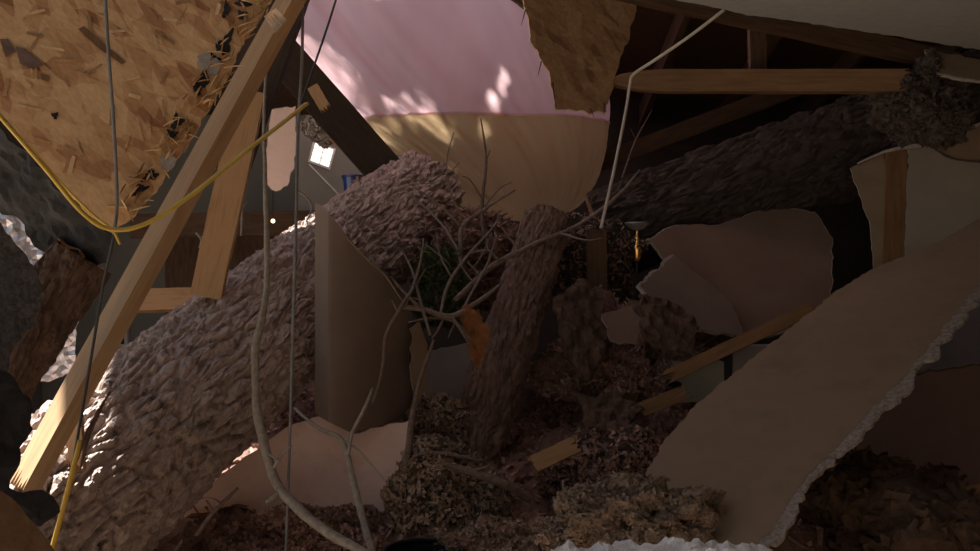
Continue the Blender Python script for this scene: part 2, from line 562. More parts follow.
def tube_vf(pts, n=24, sides=8, flat=1.0, wob=0.0, seed=0, cap=True):
    S = spline(pts, n)
    C, R = S[:, :3], np.maximum(S[:, 3], 1e-4)
    T = np.gradient(C, axis=0)
    T /= np.maximum(np.linalg.norm(T, axis=1, keepdims=True), 1e-9)
    ref = np.array([0.0, 0.0, 1.0]) if abs(T[0][2]) < 0.9 else np.array([1.0, 0, 0])
    u = np.cross(T[0], ref); u /= np.linalg.norm(u)
    V = []
    for i in range(n):
        u = u - T[i] * u.dot(T[i]); u /= max(np.linalg.norm(u), 1e-9)
        w = np.cross(T[i], u)
        for k in range(sides):
            a = 2 * math.pi * k / sides
            V.append(C[i] + R[i] * (u * math.cos(a) + w * math.sin(a) * flat))
    V = np.array(V)
    if wob:
        rr = np.repeat(R, sides)[:, None]
        V = V + wob * rr * np.stack([fbm(V * 14 / 1.0, 2, seed), fbm(V * 14 + 5, 2, seed + 1), fbm(V * 14 + 9, 2, seed + 2)], 1)
    Fc = []
    for i in range(n - 1):
        for k in range(sides):
            a, b = i * sides + k, i * sides + (k + 1) % sides
            Fc.append((a, b, b + sides, a + sides))
    if cap:
        Fc.append(tuple(range(sides))[::-1])
        Fc.append(tuple((n - 1) * sides + k for k in range(sides)))
    return [tuple(v) for v in V], Fc

def px_path(rows):
    """rows of (px, py, d, radius_in_metres) -> (x,y,z,r)."""
    return [(*P(a, b, d), r) for a, b, d, r in rows]

def cable(name, label, rows, mat, flat=1.0, n=40, parent=None, cat='cable'):
    V, Fc = tube_vf(px_path(rows), n, 8, flat)
    o = mesh_obj(name, V, Fc, mat, parent, smooth=True)
    if parent is None:
        tag(o, label, cat)
    return o

def branch(name, label, rows, twigs, mat='twig_bark', n=36, seed=0, cat='branch', group=None):
    """A bare branch: stem plus its side twigs, each twig a mesh of its own."""
    pts = px_path(rows)
    t = thing(name, label, cat, pts[0][:3], group)
    V, Fc = tube_vf(pts, n, 8, 1.0, 0.5, seed)
    mesh_obj('stem', V, Fc, mat, t, smooth=True)
    for k, tw in enumerate(twigs):
        V, Fc = tube_vf(px_path(tw), 14, 6, 1.0, 0.6, seed + k + 1)
        mesh_obj('twig', V, Fc, mat, t, smooth=True)
    return t

def flakes_vf(pts, nrm, size, seed, aspect=(1.0, 3.0), lie=0.5):
    """Loose chips: bent quads scattered over points."""
    r = np.random.default_rng(seed)
    n = len(pts)
    d = r.normal(size=(n, 3)) * (1 - lie)
    nn = nrm * lie + d
    nn /= np.maximum(np.linalg.norm(nn, axis=1, keepdims=True), 1e-6)
    t = r.normal(size=(n, 3))
    t -= nn * (t * nn).sum(1, keepdims=True)
    t /= np.maximum(np.linalg.norm(t, axis=1, keepdims=True), 1e-6)
    b = np.cross(nn, t)
    s = size * r.uniform(0.4, 1.4, (n, 1))
    asp = r.uniform(aspect[0], aspect[1], (n, 1))
    c = pts + nn * s * 0.25
    q0 = c - t * s * asp * 0.5 - b * s * 0.5
    q1 = c + t * s * asp * 0.5 - b * s * 0.35 * r.uniform(0, 1, (n, 1))
    q2 = c + t * s * asp * 0.55 + b * s * 0.5
    q3 = c - t * s * asp * 0.4 + b * s * 0.45 + nn * s * 0.4
    V = np.stack([q0, q1, q2, q3], 1).reshape(-1, 3)
    Fc = np.arange(4 * n).reshape(n, 4)
    return V, Fc

def ico(sub):
    import bmesh
    bm = bmesh.new()
    bmesh.ops.create_icosphere(bm, subdivisions=sub, radius=1.0)
    V = np.array([v.co[:] for v in bm.verts])
    Fc = [[v.index for v in f.verts] for f in bm.faces]
    bm.free()
    return V, Fc
ICO5 = ico(5)

def clump(name, label, cat, c, r, base, flake, n, fs, seed=1, rough=0.35, parent=None, freq=3.0, aspect=(1, 3), lie=0.4):
    """Loose heap: lumpy body with loose flakes over it (uncountable, so stuff)."""
    V0, F0 = ICO5
    c = np.array(c)
    r = np.array(r)
    d = 1 + rough * fbm(V0 * freq * 0.6 + seed * 3.7, 4, seed) * 1.6 + 0.18 * rough * fbm(V0 * freq * 5, 3, seed + 9)
    V = c + V0 * r * d[:, None]
    RR = np.random.default_rng(seed)
    idx = RR.integers(0, len(F0), n)
    tri = V[np.array(F0)[idx]]
    w = RR.dirichlet((1, 1, 1), n)
    pts = (tri * w[:, :, None]).sum(1)
    nr = np.cross(tri[:, 1] - tri[:, 0], tri[:, 2] - tri[:, 0])
    nr /= np.maximum(np.linalg.norm(nr, axis=1, keepdims=True), 1e-9)
    Vq, Fq = flakes_vf(pts, nr, fs, seed, aspect, lie)
    Vall = np.concatenate([V, Vq])
    Fall = [tuple(f) for f in F0] + [tuple(f + len(V)) for f in Fq]
    mi = [0] * len(F0) + [1] * len(Fq)
    o = mesh_obj(name, Vall, Fall, [base, flake], parent, mi)
    o['kind'] = 'stuff'
    if parent is None:
        tag(o, label, cat)
    return o

def trunk_mesh(p0, p1, r0, r1, ns, nt, seed, plate=0.038, relief=0.019, lump=0.04, bend=0.0, a0=0.0, broken=0.0):
    """Log with real bark plates: Worley cells stretched along the axis, cracks sunk between."""
    p0, p1 = np.array(p0), np.array(p1)
    ax = p1 - p0
    L = np.linalg.norm(ax)
    ax = ax / L
    u = np.cross(ax, [0, 0, 1.0]); u /= np.linalg.norm(u)
    w = np.cross(u, ax)
    s = np.linspace(0, 1, ns)
    th = np.linspace(0, 2 * math.pi, nt, endpoint=False)
    S, TH = np.meshgrid(s, th, indexing='ij')
    S, TH = S.ravel(), TH.ravel()
    R = r0 + (r1 - r0) * S
    rm = 0.5 * (r0 + r1)
    cx, cy = np.cos(TH), np.sin(TH)
    q = np.stack([cx * rm, cy * rm, S * L], 1)
    warp = 0.03 * np.stack([fbm(q * 7, 3, seed), fbm(q * 7 + 4, 3, seed + 1), fbm(q * 7 + 8, 3, seed + 2)], 1)
    qq = (q + warp) / np.array([plate, plate, plate * 3.6])
    f1, f2, cid = worley(qq, seed)
    crack = np.clip((f2 - f1) / 0.32, 0, 1)
    crack = crack * crack * (3 - 2 * crack)
    qs = (q + warp * 1.4) / np.array([plate, plate, plate * 3.0]) * 2.3
    g1, g2, gid = worley(qs, seed + 7)
    sm = np.clip((g2 - g1) / 0.4, 0, 1)
    h = relief * (crack * (0.45 + 0.75 * cid) + 0.40 * sm * (0.4 + gid)) + relief * 0.6 * fbm(q * np.array([30, 30, 14]), 4, seed + 3)
    R = R * (1 + lump * 2 * fbm(q * 2.2, 3, seed + 5)) + h - relief * 0.6
    C = p0 + np.outer(S * L, ax) + np.outer(bend * np.sin(S * math.pi), w)
    if broken:
        m = np.clip((S - 0.93) / 0.07, 0, 1)
        C = C + np.outer(m * broken * fbm(np.stack([cx * 3, cy * 3, 0 * cx], 1), 3, seed + 8), ax)
    V = C + R[:, None] * (cx[:, None] * u + cy[:, None] * w)
    I = np.arange(ns * nt).reshape(ns, nt)
    Fq = np.stack([I[:-1], np.roll(I, -1, 1)[:-1], np.roll(I, -1, 1)[1:], I[1:]], -1).reshape(-1, 4)
    ends = [(C.reshape(ns, nt, 3)[0].mean(0), V.reshape(ns, nt, 3)[0]), (C.reshape(ns, nt, 3)[-1].mean(0), V.reshape(ns, nt, 3)[-1])]
    return V, Fq, ends

def end_cap(ring, centre, seed, depth=0.03):
    """Splintered wood face of a snapped log."""
    n = len(ring)
    V, Fc = [], []
    rings = 6
    for k in range(rings + 1):
        t = k / rings
        for i in range(n):
            p = ring[i] * (1 - t * 0.98) + centre * t * 0.98
            V.append(p)
    V = np.array(V)
    V = V + depth * fbm(V * 22, 4, seed)[:, None] * np.array([0.4, 0.7, 0.6])
    for k in range(rings):
        for i in range(n):
            a, b = k * n + i, k * n + (i + 1) % n
            Fc.append((a, b, b + n, a + n))
    return V, Fc

def log(name, label, p0, p1, r0, r1, ns, nt, seed, mat='bark', cat='tree trunk', **kw):
    V, Fq, ends = trunk_mesh(p0, p1, r0, r1, ns, nt, seed, **kw)
    base = Vector(p0) if p0[2] < p1[2] else Vector(p1)
    t = thing(name, label, cat, base)
    mesh_obj('bark', V, Fq, mat, t, smooth=False)
    for k, (c, ring) in enumerate(ends):
        V, Fc = end_cap(ring, c, seed + k)
        mesh_obj('broken_end', V, Fc, 'heartwood', t)
    return t

# ================================================================== THE SETTING
def roof_z(y):
    return 4.4 - 0.25 * y

XR = 3.05           # right wall
struct('floor', *box_vf(-3.6, XR, -4.0, 7.6, -0.1, 0.0), 'floor_boards', 'dark floorboards under the wreckage')
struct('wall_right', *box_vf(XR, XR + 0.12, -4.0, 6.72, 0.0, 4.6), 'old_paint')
struct('wall_back', *box_vf(-3.6, -0.75, 6.6, 6.72, 0.0, 2.9), 'grey_wall', 'grey far wall of the room behind the fallen trunk')
struct('wall_inner', *box_vf(-0.75, XR, 6.32, 6.72, 0.0, 2.9), 'void_shade', 'wall behind the rubble, coloured near black for the unlit void')
struct('ground', *box_vf(-25, 25, -25, 25, -0.3, -0.12), 'ground')
struct('wall_left', *join_vf([box_vf(-3.6, -3.48, 4.0, 6.6, 0.0, 3.4), box_vf(-3.6, -3.48, -3.88, -2.2, 0.0, 4.6)]), 'grey_wall')
struct('wall_front', *box_vf(-3.6, XR, -4.0, -3.88, 0.0, 5.5), 'old_paint')

# roof deck with the hole the tree made; sloping down to the back
HX0, HX1, HY0, HY1 = -1.42, 0.68, 4.15, 5.95
RX0 = -2.62
def roof_slab(x0, x1, y0, y1):
    V = []
    for dz in (0, 0.03):
        V += [(x0, y0, roof_z(y0) + dz), (x1, y0, roof_z(y0) + dz), (x1, y1, roof_z(y1) + dz), (x0, y1, roof_z(y1) + dz)]
    return V, [(0, 3, 2, 1), (4, 5, 6, 7), (0, 1, 5, 4), (1, 2, 6, 5), (2, 3, 7, 6), (3, 0, 4, 7)]
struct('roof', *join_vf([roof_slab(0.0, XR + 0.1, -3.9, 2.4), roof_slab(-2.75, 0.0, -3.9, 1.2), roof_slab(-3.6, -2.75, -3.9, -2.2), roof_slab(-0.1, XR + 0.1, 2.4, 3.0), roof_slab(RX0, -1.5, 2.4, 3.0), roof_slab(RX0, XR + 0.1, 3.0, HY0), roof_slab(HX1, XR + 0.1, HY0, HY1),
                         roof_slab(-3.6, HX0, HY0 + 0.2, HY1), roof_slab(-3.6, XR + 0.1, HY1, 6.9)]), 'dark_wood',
       'dark underside of the roof deck around the hole')

# ceiling: painted drywall at 2.45 m, torn off along a ragged edge
CE = 2.45
def Pz(px, py, z):
    d = (z - CZ) * F / (275.5 - py)
    return P(px, py, d)
edge = [Pz(600, -30, CE), Pz(660, -4, CE), Pz(700, 5, CE), Pz(760, 17, CE), Pz(815, 24, CE), Pz(860, 31, CE), Pz(905, 38, CE), Pz(980, 50, CE), Pz(1060, 60, CE)]
pl_c = (Vector((0, 0, CE)), Vector((0, 0, -1)))
outline = [tuple(e) for e in edge] + [(XR, 3.75, CE), (XR, -3.8, CE), (0.25, -3.8, CE), (0.28, 1.8, CE)]
V, Fc, mi = sheet_mesh(outline, pl_c, 0.0125, 0.03, 0.012, 0.25, None, 21, world=True)
struct('ceiling', V, Fc, ['ceiling_paint', 'gypsum', 'paper_brown'], 'off-white ceiling torn off along a ragged edge', mi)

# rafters up in the dark attic
for k, x in enumerate((1.15, 1.75, 2.35, 2.9)):
    a, b = Vector((x, 2.0, roof_z(2.0) - 0.01)), Vector((x, 6.5, roof_z(6.5) - 0.01))
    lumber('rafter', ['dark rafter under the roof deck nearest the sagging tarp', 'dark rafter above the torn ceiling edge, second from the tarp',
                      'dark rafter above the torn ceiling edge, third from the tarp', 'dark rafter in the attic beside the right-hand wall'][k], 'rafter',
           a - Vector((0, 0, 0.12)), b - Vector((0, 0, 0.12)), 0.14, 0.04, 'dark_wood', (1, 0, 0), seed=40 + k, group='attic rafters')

# ================================================================== TARP sagging through the roof hole
def tarp():
    # silhouette rows: z, left x, right x, front y, back y
    dm = 4.98
    def s(px, py):
        q = P(px, py, dm)
        return q.x, q.z
    rows = []
    for (lx, rx, py, yf, yb) in ((514, 546, 221.0, 4.86, 5.02), (486, 563, 216, 4.76, 5.12), (462, 578, 206, 4.68, 5.2), (424, 592, 183, 4.60, 5.28), (386, 600, 155, 4.55, 5.34),
                                 (352, 604, 131, 4.53, 5.40), (328, 608, 112, 4.52, 5.46), (292, 604, 74, 4.48, 5.55), (258, 606, 33, 4.42, 5.65), (236, 608, 4, 4.36, 5.72)):
        rows.append((s(lx, py)[1], s(lx, py)[0], s(rx, py)[0], yf, yb))
    nt = 260
    th = np.linspace(0, 2 * math.pi, nt, endpoint=False)
    c, sn = np.cos(th), np.sin(th)
    ex = 2 / 2.7
    ux = np.sign(c) * np.abs(c) ** ex
    uy = np.sign(sn) * np.abs(sn) ** ex
    R = np.array(rows)
    nz = 120
    tt = np.linspace(0, len(R) - 1, nz)
    RI = np.stack([np.interp(tt, np.arange(len(R)), R[:, k]) for k in range(5)], 1)
    ker = np.ones(9) / 9
    for k in range(5):
        e = np.pad(RI[:, k], 4, mode='edge')
        RI[:, k] = np.convolve(e, ker, 'valid')
    rings = []
    for z, x0, x1, y0, y1 in RI:
        x = (x0 + x1) / 2 + ux * (x1 - x0) / 2
        y = (y0 + y1) / 2 + uy * (y1 - y0) / 2
        rings.append(np.stack([x, y, np.full(nt, z)], 1))
    # flare to the roof hole and over its rim
    last = rings[-1]
    hx = (HX0 + HX1) / 2 + ux * (HX1 - HX0) / 2
    hy = (HY0 + HY1) / 2 + uy * (HY1 - HY0) / 2
    hole = np.stack([hx, hy, roof_z(hy) + 0.05], 1)
    for f in np.linspace(0.1, 1, 10):
        rings.append(last * (1 - f) + hole * f)
    bx = np.clip(c * 1.8, -1, 1); by = np.clip(sn * 1.8, -1, 1)
    ox = (HX0 + HX1) / 2 + bx * ((HX1 - HX0) / 2 + 0.35)
    oy = (HY0 + HY1) / 2 + by * ((HY1 - HY0) / 2 + 0.3)
    rings.append(np.stack([ox, oy, roof_z(oy) + 0.06], 1))
    A = np.array(rings)
    nr = len(A)
    # hanging folds that run down the cloth, fading to the rim
    flat = A.reshape(-1, 3)
    ang = np.tile(th, nr)
    rowi = np.repeat(np.arange(nr), nt)
    amp = 0.030 * np.clip((nr - rowi) / 20.0, 0, 1) * np.clip(rowi / 30.0, 0.15, 1)
    tw = ang + 0.004 * rowi
    fold = fbm(np.stack([np.cos(tw) * 5, np.sin(tw) * 5, rowi * 0.012], 1), 3, 3) + 0.5 * fbm(np.stack([np.cos(tw) * 14, np.sin(tw) * 14, rowi * 0.02], 1), 2, 9)
    nrm = np.stack([np.cos(ang), np.sin(ang), 0 * ang], 1)
    flat = flat + nrm * (amp * fold * 1.6)[:, None]
    # seam row nearest py=112 at the front
    zs = 1.5 + (275.5 - 114) / F * 4.54
    zr = A[:, nt * 3 // 4, 2]
    seam = int(np.argmin(np.abs(zr - zs)))
    t = thing('tarp', 'pink translucent tarp with a yellow lower band sagging through the roof hole', 'tarp', (0.2, 4.95, float(flat[:, 2].min())))
    I = np.arange(nr * nt).reshape(nr, nt)
    Q = np.stack([I[:-1], np.roll(I, -1, 1)[:-1], np.roll(I, -1, 1)[1:], I[1:]], -1)
    def sub(q, extra=None):
        ids = np.unique(q)
        mp = {int(a): k for k, a in enumerate(ids)}
        return flat[ids], [tuple(mp[int(i)] for i in f) for f in q.reshape(-1, 4)], mp
    V, Fc, mp = sub(Q[seam:])
    o = mesh_obj('upper_sheet', V, Fc, 'tarp_pink', t, smooth=True)
    o['label'] = 'pink sunlit upper sheet'
    V, Fc, mp = sub(Q[:seam])
    V = np.concatenate([V, [flat[:nt].mean(0) - np.array([0, 0, 0.01])]])
    Fc = Fc + [(mp[int(I[0][(k + 1) % nt])], mp[int(I[0][k])], len(V) - 1) for k in range(nt)]
    o = mesh_obj('lower_band', V, Fc, 'tarp_yellow', t, smooth=True)
    o['label'] = 'yellowish lower band'
    # stitched hem between the two
    ring = flat[I[seam]]
    hv = np.concatenate([ring + nrm[:nt] * 0.004 + np.array([0, 0, 0.007]), ring + nrm[:nt] * 0.004 - np.array([0, 0, 0.007])])
    hf = [(k, (k + 1) % nt, nt + (k + 1) % nt, nt + k) for k in range(nt)]
    mesh_obj('hem', hv, hf, 'tarp_pink', t, smooth=True)
tarp()

# unseen boughs added over the roof hole, shaped to shade most of the tarp
def inside(px, py, poly):
    c = False
    for k in range(len(poly)):
        (x0, y0), (x1, y1) = poly[k], poly[k - 1]
        if (y0 > py) != (y1 > py) and px < (x1 - x0) * (py - y0) / (y1 - y0) + x0:
            c = not c
    return c
SHADE = [(250, -70), (280, 10), (322, 20), (372, 46), (402, 76), (414, 104), (412, 150), (440, 300), (560, 310), (720, 260), (720, -70)]
GAPS = [[(540, -20), (572, -20), (566, 74), (534, 74)], [(478, 24), (503, 24), (497, 100), (470, 100)], [(448, 100), (470, 46), (490, 50), (478, 122), (446, 128)], [(408, 84), (446, 86), (452, 146), (408, 140)],
        [(388, 46), (422, 50), (420, 90), (388, 86)], [(340, 112), (400, 140), (420, 190), (396, 195)]]
def above(px, py, z, d=4.58):
    q = P(px, py, d)
    return q + TO_SUN * ((z - q.z) / TO_SUN.z)
def bough(label, x0, x1, z, r, seed, n=3000, fs=0.030, free=False):
    rr = random.Random(seed)
    a, b = above(x0, -40, z), above(x1, 180, z)
    t = thing('shade_bough', label, 'bough', a, 'boughs added to shade the tarp')
    V, Fc = tube_vf([(*a, r), (*(a.lerp(b, 0.5) + Vector((0, 0, 0.05))), r * 0.7), (*b, r * 0.3)], 20, 8, 1, 0.4, seed)
    mesh_obj('stem', V, Fc, 'twig_bark', t, smooth=True)
    pts, tips = [], []
    while len(pts) < n:
        px, py = rr.uniform(x0 - 45, x1 + 45), rr.uniform(-70, 250)
        if not free and (not inside(px, py, SHADE) or any(inside(px, py, g) for g in GAPS)):
            continue
        p = above(px, py, z + rr.gauss(0, 0.10), rr.uniform(4.5, 5.25) if (px > 570 or py > 150) else 4.58)
        pts.append(tuple(p))
        if len(pts) % 200 == 0:
            tips.append(p)
    for p in tips:
        f = rr.uniform(0.1, 0.9)
        q = a.lerp(b, f)
        V, Fc = tube_vf([(*q, r * 0.3), (*(q.lerp(p, 0.5) + Vector((0, 0, 0.02))), r * 0.2), (*p, r * 0.08)], 8, 5, 1, 0, seed)
        mesh_obj('twig', V, Fc, 'twig_bark', t)
    V, Fq = flakes_vf(np.array(pts), np.tile([0.0, 0, 1.0], (len(pts), 1)), fs, seed, (1.5, 3.2), 0.55)
    o = mesh_obj('needles', V, Fq, 'needles', t)
    o['kind'] = 'stuff'
bough('unseen pine bough shading the left part of the pink tarp', 320, 400, 4.25, 0.045, 3)
bough('unseen pine bough shading the middle of the pink tarp', 400, 470, 4.35, 0.04, 5)
bough('unseen pine bough shading the tarp beside the torn strand board', 480, 540, 4.2, 0.04, 8, 6000, 0.028)
bough('unseen pine bough shading the right edge of the pink tarp', 560, 650, 4.3, 0.035, 12, 12000, 0.034)
bough('thin high bough added to soften sun on the left corner of the pink tarp', 310, 390, 5.3, 0.02, 16, 3300, 0.011, True)  # sparse flakes added high up to soften the sun on the tarp

# ================================================================== FALLEN TRUNKS
tA, tB = P(135, 445, 2.7), P(420, 194, 4.42)
dirT = tB - tA
p_lo = tA - dirT * 0.62
p_hi = tA + dirT * 1.0
log('fallen_pine_trunk', 'thick pine trunk with flaky bark slanting up from the lower left', tuple(p_lo), tuple(p_hi), 0.275, 0.235, 620, 300, 5, broken=0.12)
log('leaning_limb', 'broken reddish limb leaning in the middle, below the sagging tarp', tuple(P(466, 470, 3.25)), tuple(P(548, 218, 3.8)), 0.118, 0.095, 180, 110, 15,
    'bark_red', 'tree limb', plate=0.035, relief=0.014)
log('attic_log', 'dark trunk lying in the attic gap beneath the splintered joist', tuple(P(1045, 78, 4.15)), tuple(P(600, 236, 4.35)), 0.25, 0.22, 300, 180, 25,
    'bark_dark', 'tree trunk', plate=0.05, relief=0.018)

# ================================================================== RUBBLE under everything
def mound():
    nx, ny = 150, 110
    xs = np.linspace(-2.6, 2.9, nx)
    ys = np.linspace(1.5, 5.9, ny)
    X, Y = np.meshgrid(xs, ys, indexing='ij')
    x, y = X.ravel(), Y.ravel()
    h = np.interp(y, [1.5, 1.9, 2.3, 2.8, 3.3, 3.8, 4.4, 5.2, 5.9], [0.0, 0.35, 0.50, 0.66, 0.82, 0.95, 1.05, 0.55, 0.0])
    h = h * np.interp(x, [-2.6, -2.0, -0.9, 0.2, 1.0, 1.9, 2.9], [0.05, 0.6, 0.98, 1.0, 1.0, 0.72, 0.35])
    h = h + 0.10 * fbm(np.stack([x * 3, y * 3, 0 * x], 1), 4, 2) * np.clip(h * 4, 0, 1) + 0.03 * fbm(np.stack([x * 14, y * 14, 0 * x], 1), 3, 4) * np.clip(h * 4, 0, 1)
    h = np.maximum(h, 0.004)
    V = np.stack([x, y, h], 1)
    I = np.arange(nx * ny).reshape(nx, ny)
    Fq = np.stack([I[:-1, :-1], I[1:, :-1], I[1:, 1:], I[:-1, 1:]], -1).reshape(-1, 4)
    RR = np.random.default_rng(4)
    n = 26000
    k = RR.integers(0, len(Fq), n)
    w = RR.dirichlet((1, 1, 1, 1), n)
    pts = (V[Fq[k]] * w[:, :, None]).sum(1)
    vis = pts[:, 1] > 1.9
    pts = pts[vis]
    nr = np.tile([0, -0.4, 0.9], (len(pts), 1))
    Vq, Fk = flakes_vf(pts, nr, 0.016, 4, (1, 4), 0.45)
    o = mesh_obj('rubble_heap', np.concatenate([V, Vq]), [tuple(f) for f in Fq] + [tuple(f + len(V)) for f in Fk], ['debris_red', 'flake_red'], None, [0] * len(Fq) + [1] * len(Fk))
    tag(o, 'heap of bark, plaster and wood rubble filling the floor', 'rubble', kind='stuff')
mound()

# ================================================================== RIGHT SIDE: drywall, joists
board('drywall_sheet', 'large brown-backed drywall sheet with a crumbled edge slanting across the lower right', 'drywall',
      [(1010, 196), (985, 216), (935, 243), (870, 270), (836, 291), (770, 343), (700, 400), (662, 440), (640, 484), (615, 520), (590, 560), (700, 575), (752, 548), (778, 522), (800, 482), (850, 430), (905, 372), (950, 318), (985, 275), (1010, 255)],
      ((650, 520, 2.45), (985, 245, 3.55), (700, 400, 3.0)), seed=31, grow=0.06, gdir=(0.75, -0.65), jag=0.008, bump=sag(0.02, 0.9, 31), core='gypsum_dust', grid=0.05, seg=0.012)
board('drywall_piece', 'brown drywall piece with a rounded broken top, below the dark trunk', 'drywall',
      [(648, 240), (672, 226), (722, 224), (770, 207), (815, 212), (832, 238), (831, 300), (800, 330), (720, 345), (668, 262)],
      ((650, 240, 4.0), (830, 230, 4.05), (740, 340, 3.7)), face='dark_room_wall', seed=32, grow=0.006)
board('drywall_flap', 'small folded drywall flap with a pale edge beside the brass lamp stem', 'drywall',
      [(674, 256), (640, 286), (652, 305), (700, 330), (745, 338), (730, 300)],
      ((674, 256, 3.88), (645, 290, 3.6), (740, 335, 3.6)), face='paper_dark', seed=33, grow=0.02, gdir=(-0.8, 0.6))
# broken partition on the far right
tp = plane3((852, 200, 3.92), (980, 190, 3.82), (910, 260, 3.85))
part = thing('broken_partition', 'broken stud partition with cream drywall at the right edge, below the torn ceiling', 'partition', on_plane(tp, 920, 290))
def pt_part(name, pxs, face, seed, lift=0.0, th=0.0125, jag=0.006):
    V, Fc, mi = sheet_mesh(pxs, tp, th, 0.022, jag, 0.1, sag(0.004, 2, seed), seed, lift=lift)
    return mesh_obj(name, V, Fc, [face, 'gypsum', face], part, mi)
pt_part('drywall_panel', [(850, 168), (884, 153), (888, 300), (878, 300), (870, 225)], 'paper_brown', 51)
pt_part('drywall_panel', [(909, 146), (930, 147), (952, 160), (975, 163), (1020, 165), (1020, 300), (904, 300)], 'paper_cream', 52)
lumber('stud', '', '', on_plane(tp, 897, 150), on_plane(tp, 893, 310), 0.10, 0.04, 'lumber_old', (0, -1, 0), seed=53, parent=part)
pt_part('torn_paper', [(912, 147), (945, 138), (985, 122), (1020, 112), (1020, 172), (975, 165), (955, 158), (930, 146)], 'paper_brown', 54, -0.03)
V, Fc = tube_vf([(*(on_plane(tp, a, b) + Vector((0, -0.012, 0))), r) for a, b, r in ((856, 164, .004), (885, 152, .010), (912, 147, .014), (945, 139, .013), (980, 124, .012), (1015, 112, .01))], 30, 7, 0.7, 0.9, 3)
mesh_obj('torn_edge', V, Fc, 'gypsum', part)

# joists
lumber('splintered_joist', 'joist with a pointed splintered end across the attic gap at upper right', 'joist', P(608, 80, 3.75), P(912, 80, 3.55), 0.098, 0.04, 'lumber_old', (0, -1, 0.1), point0=0.24, j1=0.05, seed=61)
web = lumber('truss_web', 'short upright truss web nailed to the splintered joist', 'truss web', P(759, 82, 3.72), P(758, 18, 3.78), 0.072, 0.04, 'dark_wood', (0, -1, 0), seed=62)
lumber('edge_joist', 'dark joist running just under the torn ceiling edge', 'joist', P(612, -16, 3.35), P(1060, 84, 3.8), 0.085, 0.04, 'dark_wood', (0, -1, 0.2), seed=63)
lumber('fallen_rafter', 'dark rafter slanting behind the splintered joist toward the tarp', 'rafter', P(585, 168, 4.9), P(800, 86, 5.0), 0.10, 0.05, 'dark_wood', (0, -1, 0), seed=64)
lumber('slanting_lath', 'long orange-brown lath slanting beside the big drywall sheet', 'lath', P(660, 380, 3.32), P(812, 308, 3.45), 0.052, 0.03, 'lumber_old', (0, -1, 0.3), j0=0.12, seed=65)
lumber('short_lath', 'short broken lath below the long slanting lath', 'lath', P(638, 411, 3.25), P(692, 389, 3.28), 0.055, 0.03, 'lumber_old', (0, -1, 0.3), j0=0.04, j1=0.08, seed=66)
lumber('wood_offcut', 'small orange wood offcut lying in the dark middle of the rubble', 'offcut', P(533, 464, 2.78), P(578, 443, 2.82), 0.055, 0.03, 'lumber', (0, -1, 0.4), j0=0.006, j1=0.03, seed=67)
# pale cabinet glimpsed between lath and sheet
cb = thing('cabinet', 'pale green cabinet front glimpsed between the slanting lath and drywall sheet', 'cabinet', P(705, 402, 3.42))
V, Fc = box_vf(P(676, 0, 3.42).x, P(724, 0, 3.42).x, 3.42, 3.52, P(0, 402, 3.42).z, P(0, 362, 3.42).z)
mesh_obj('door', V, Fc, 'green_panel', cb)
V, Fc = box_vf(P(724, 0, 3.42).x, P(733, 0, 3.42).x, 3.43, 3.53, P(0, 402, 3.42).z, P(0, 352, 3.42).z)
mesh_obj('gap_strip', V, Fc, 'black_plastic', cb)
V, Fc = box_vf(P(733, 0, 3.42).x, P(790, 0, 3.42).x, 3.42, 3.52, P(0, 402, 3.42).z, P(0, 346, 3.42).z)
mesh_obj('door', V, Fc, 'grey_panel', cb)
V, Fc = tube_vf([(*P(667, 381, 3.38), .012), (*P(674, 384, 3.38), .016), (*P(681, 386, 3.38), .012)], 8, 8)
mesh_obj('handle', V, Fc, 'black_plastic', cb)

# lower right: dark room wall piece, dark heap, tan scrap, white torn edge
board('plasterboard_remnant', 'dark brown wall fragment behind the drywall sheet at lower right', 'wall fragment',
      [(850, 395), (930, 372), (1030, 360), (1030, 520), (930, 500), (860, 480)], ((850, 400, 3.6), (1000, 380, 3.4), (930, 500, 3.35)), face='dark_room_wall', core='dark_wood', back='dark_wood', seed=71)
clump('felt_heap', 'dark heap of torn roofing felt in the bottom right corner', 'roofing felt', P(905, 560, 2.85), (0.40, 0.34, 0.30), 'felt_brown', 'felt_brown', 2600, 0.02, 72, 0.4)
lumber('dark_batten', 'thin dark batten lying on the felt heap at the right edge', 'batten', P(925, 497, 2.75), P(1040, 480, 2.7), 0.03, 0.02, 'lumber_old', (0, -1, 0.4), seed=73)
board('cardboard_scrap', 'small tan scrap under the lower tip of the drywall sheet', 'scrap', [(758, 538), (784, 532), (796, 560), (755, 570)],
      ((760, 540, 2.4), (790, 540, 2.38), (775, 565, 2.3)), face='paper_brown', seed=74, th=0.006, grow=0.0)
# crumpled white torn gypsum edge in the foreground
pl_w = plane3((560, 552, 2.05), (760, 548, 2.05), (660, 590, 1.9))
V, Fc, mi = sheet_mesh([(545, 553), (565, 547), (590, 544), (615, 540), (640, 543), (665, 541), (690, 545), (715, 541), (735, 545), (752, 541), (772, 548), (790, 566), (770, 620), (560, 620)], pl_w, 0.0125, 0.010, 0.006, 0.012,
                       sag(0.02, 6, 75, 0.03), 75)
ob = mesh_obj('plaster_slab', V, Fc, ['gypsum_white', 'gypsum_white', 'paper_brown'], None, mi)
tag(ob, 'white crumpled plaster slab at the bottom edge of the view', 'plaster')

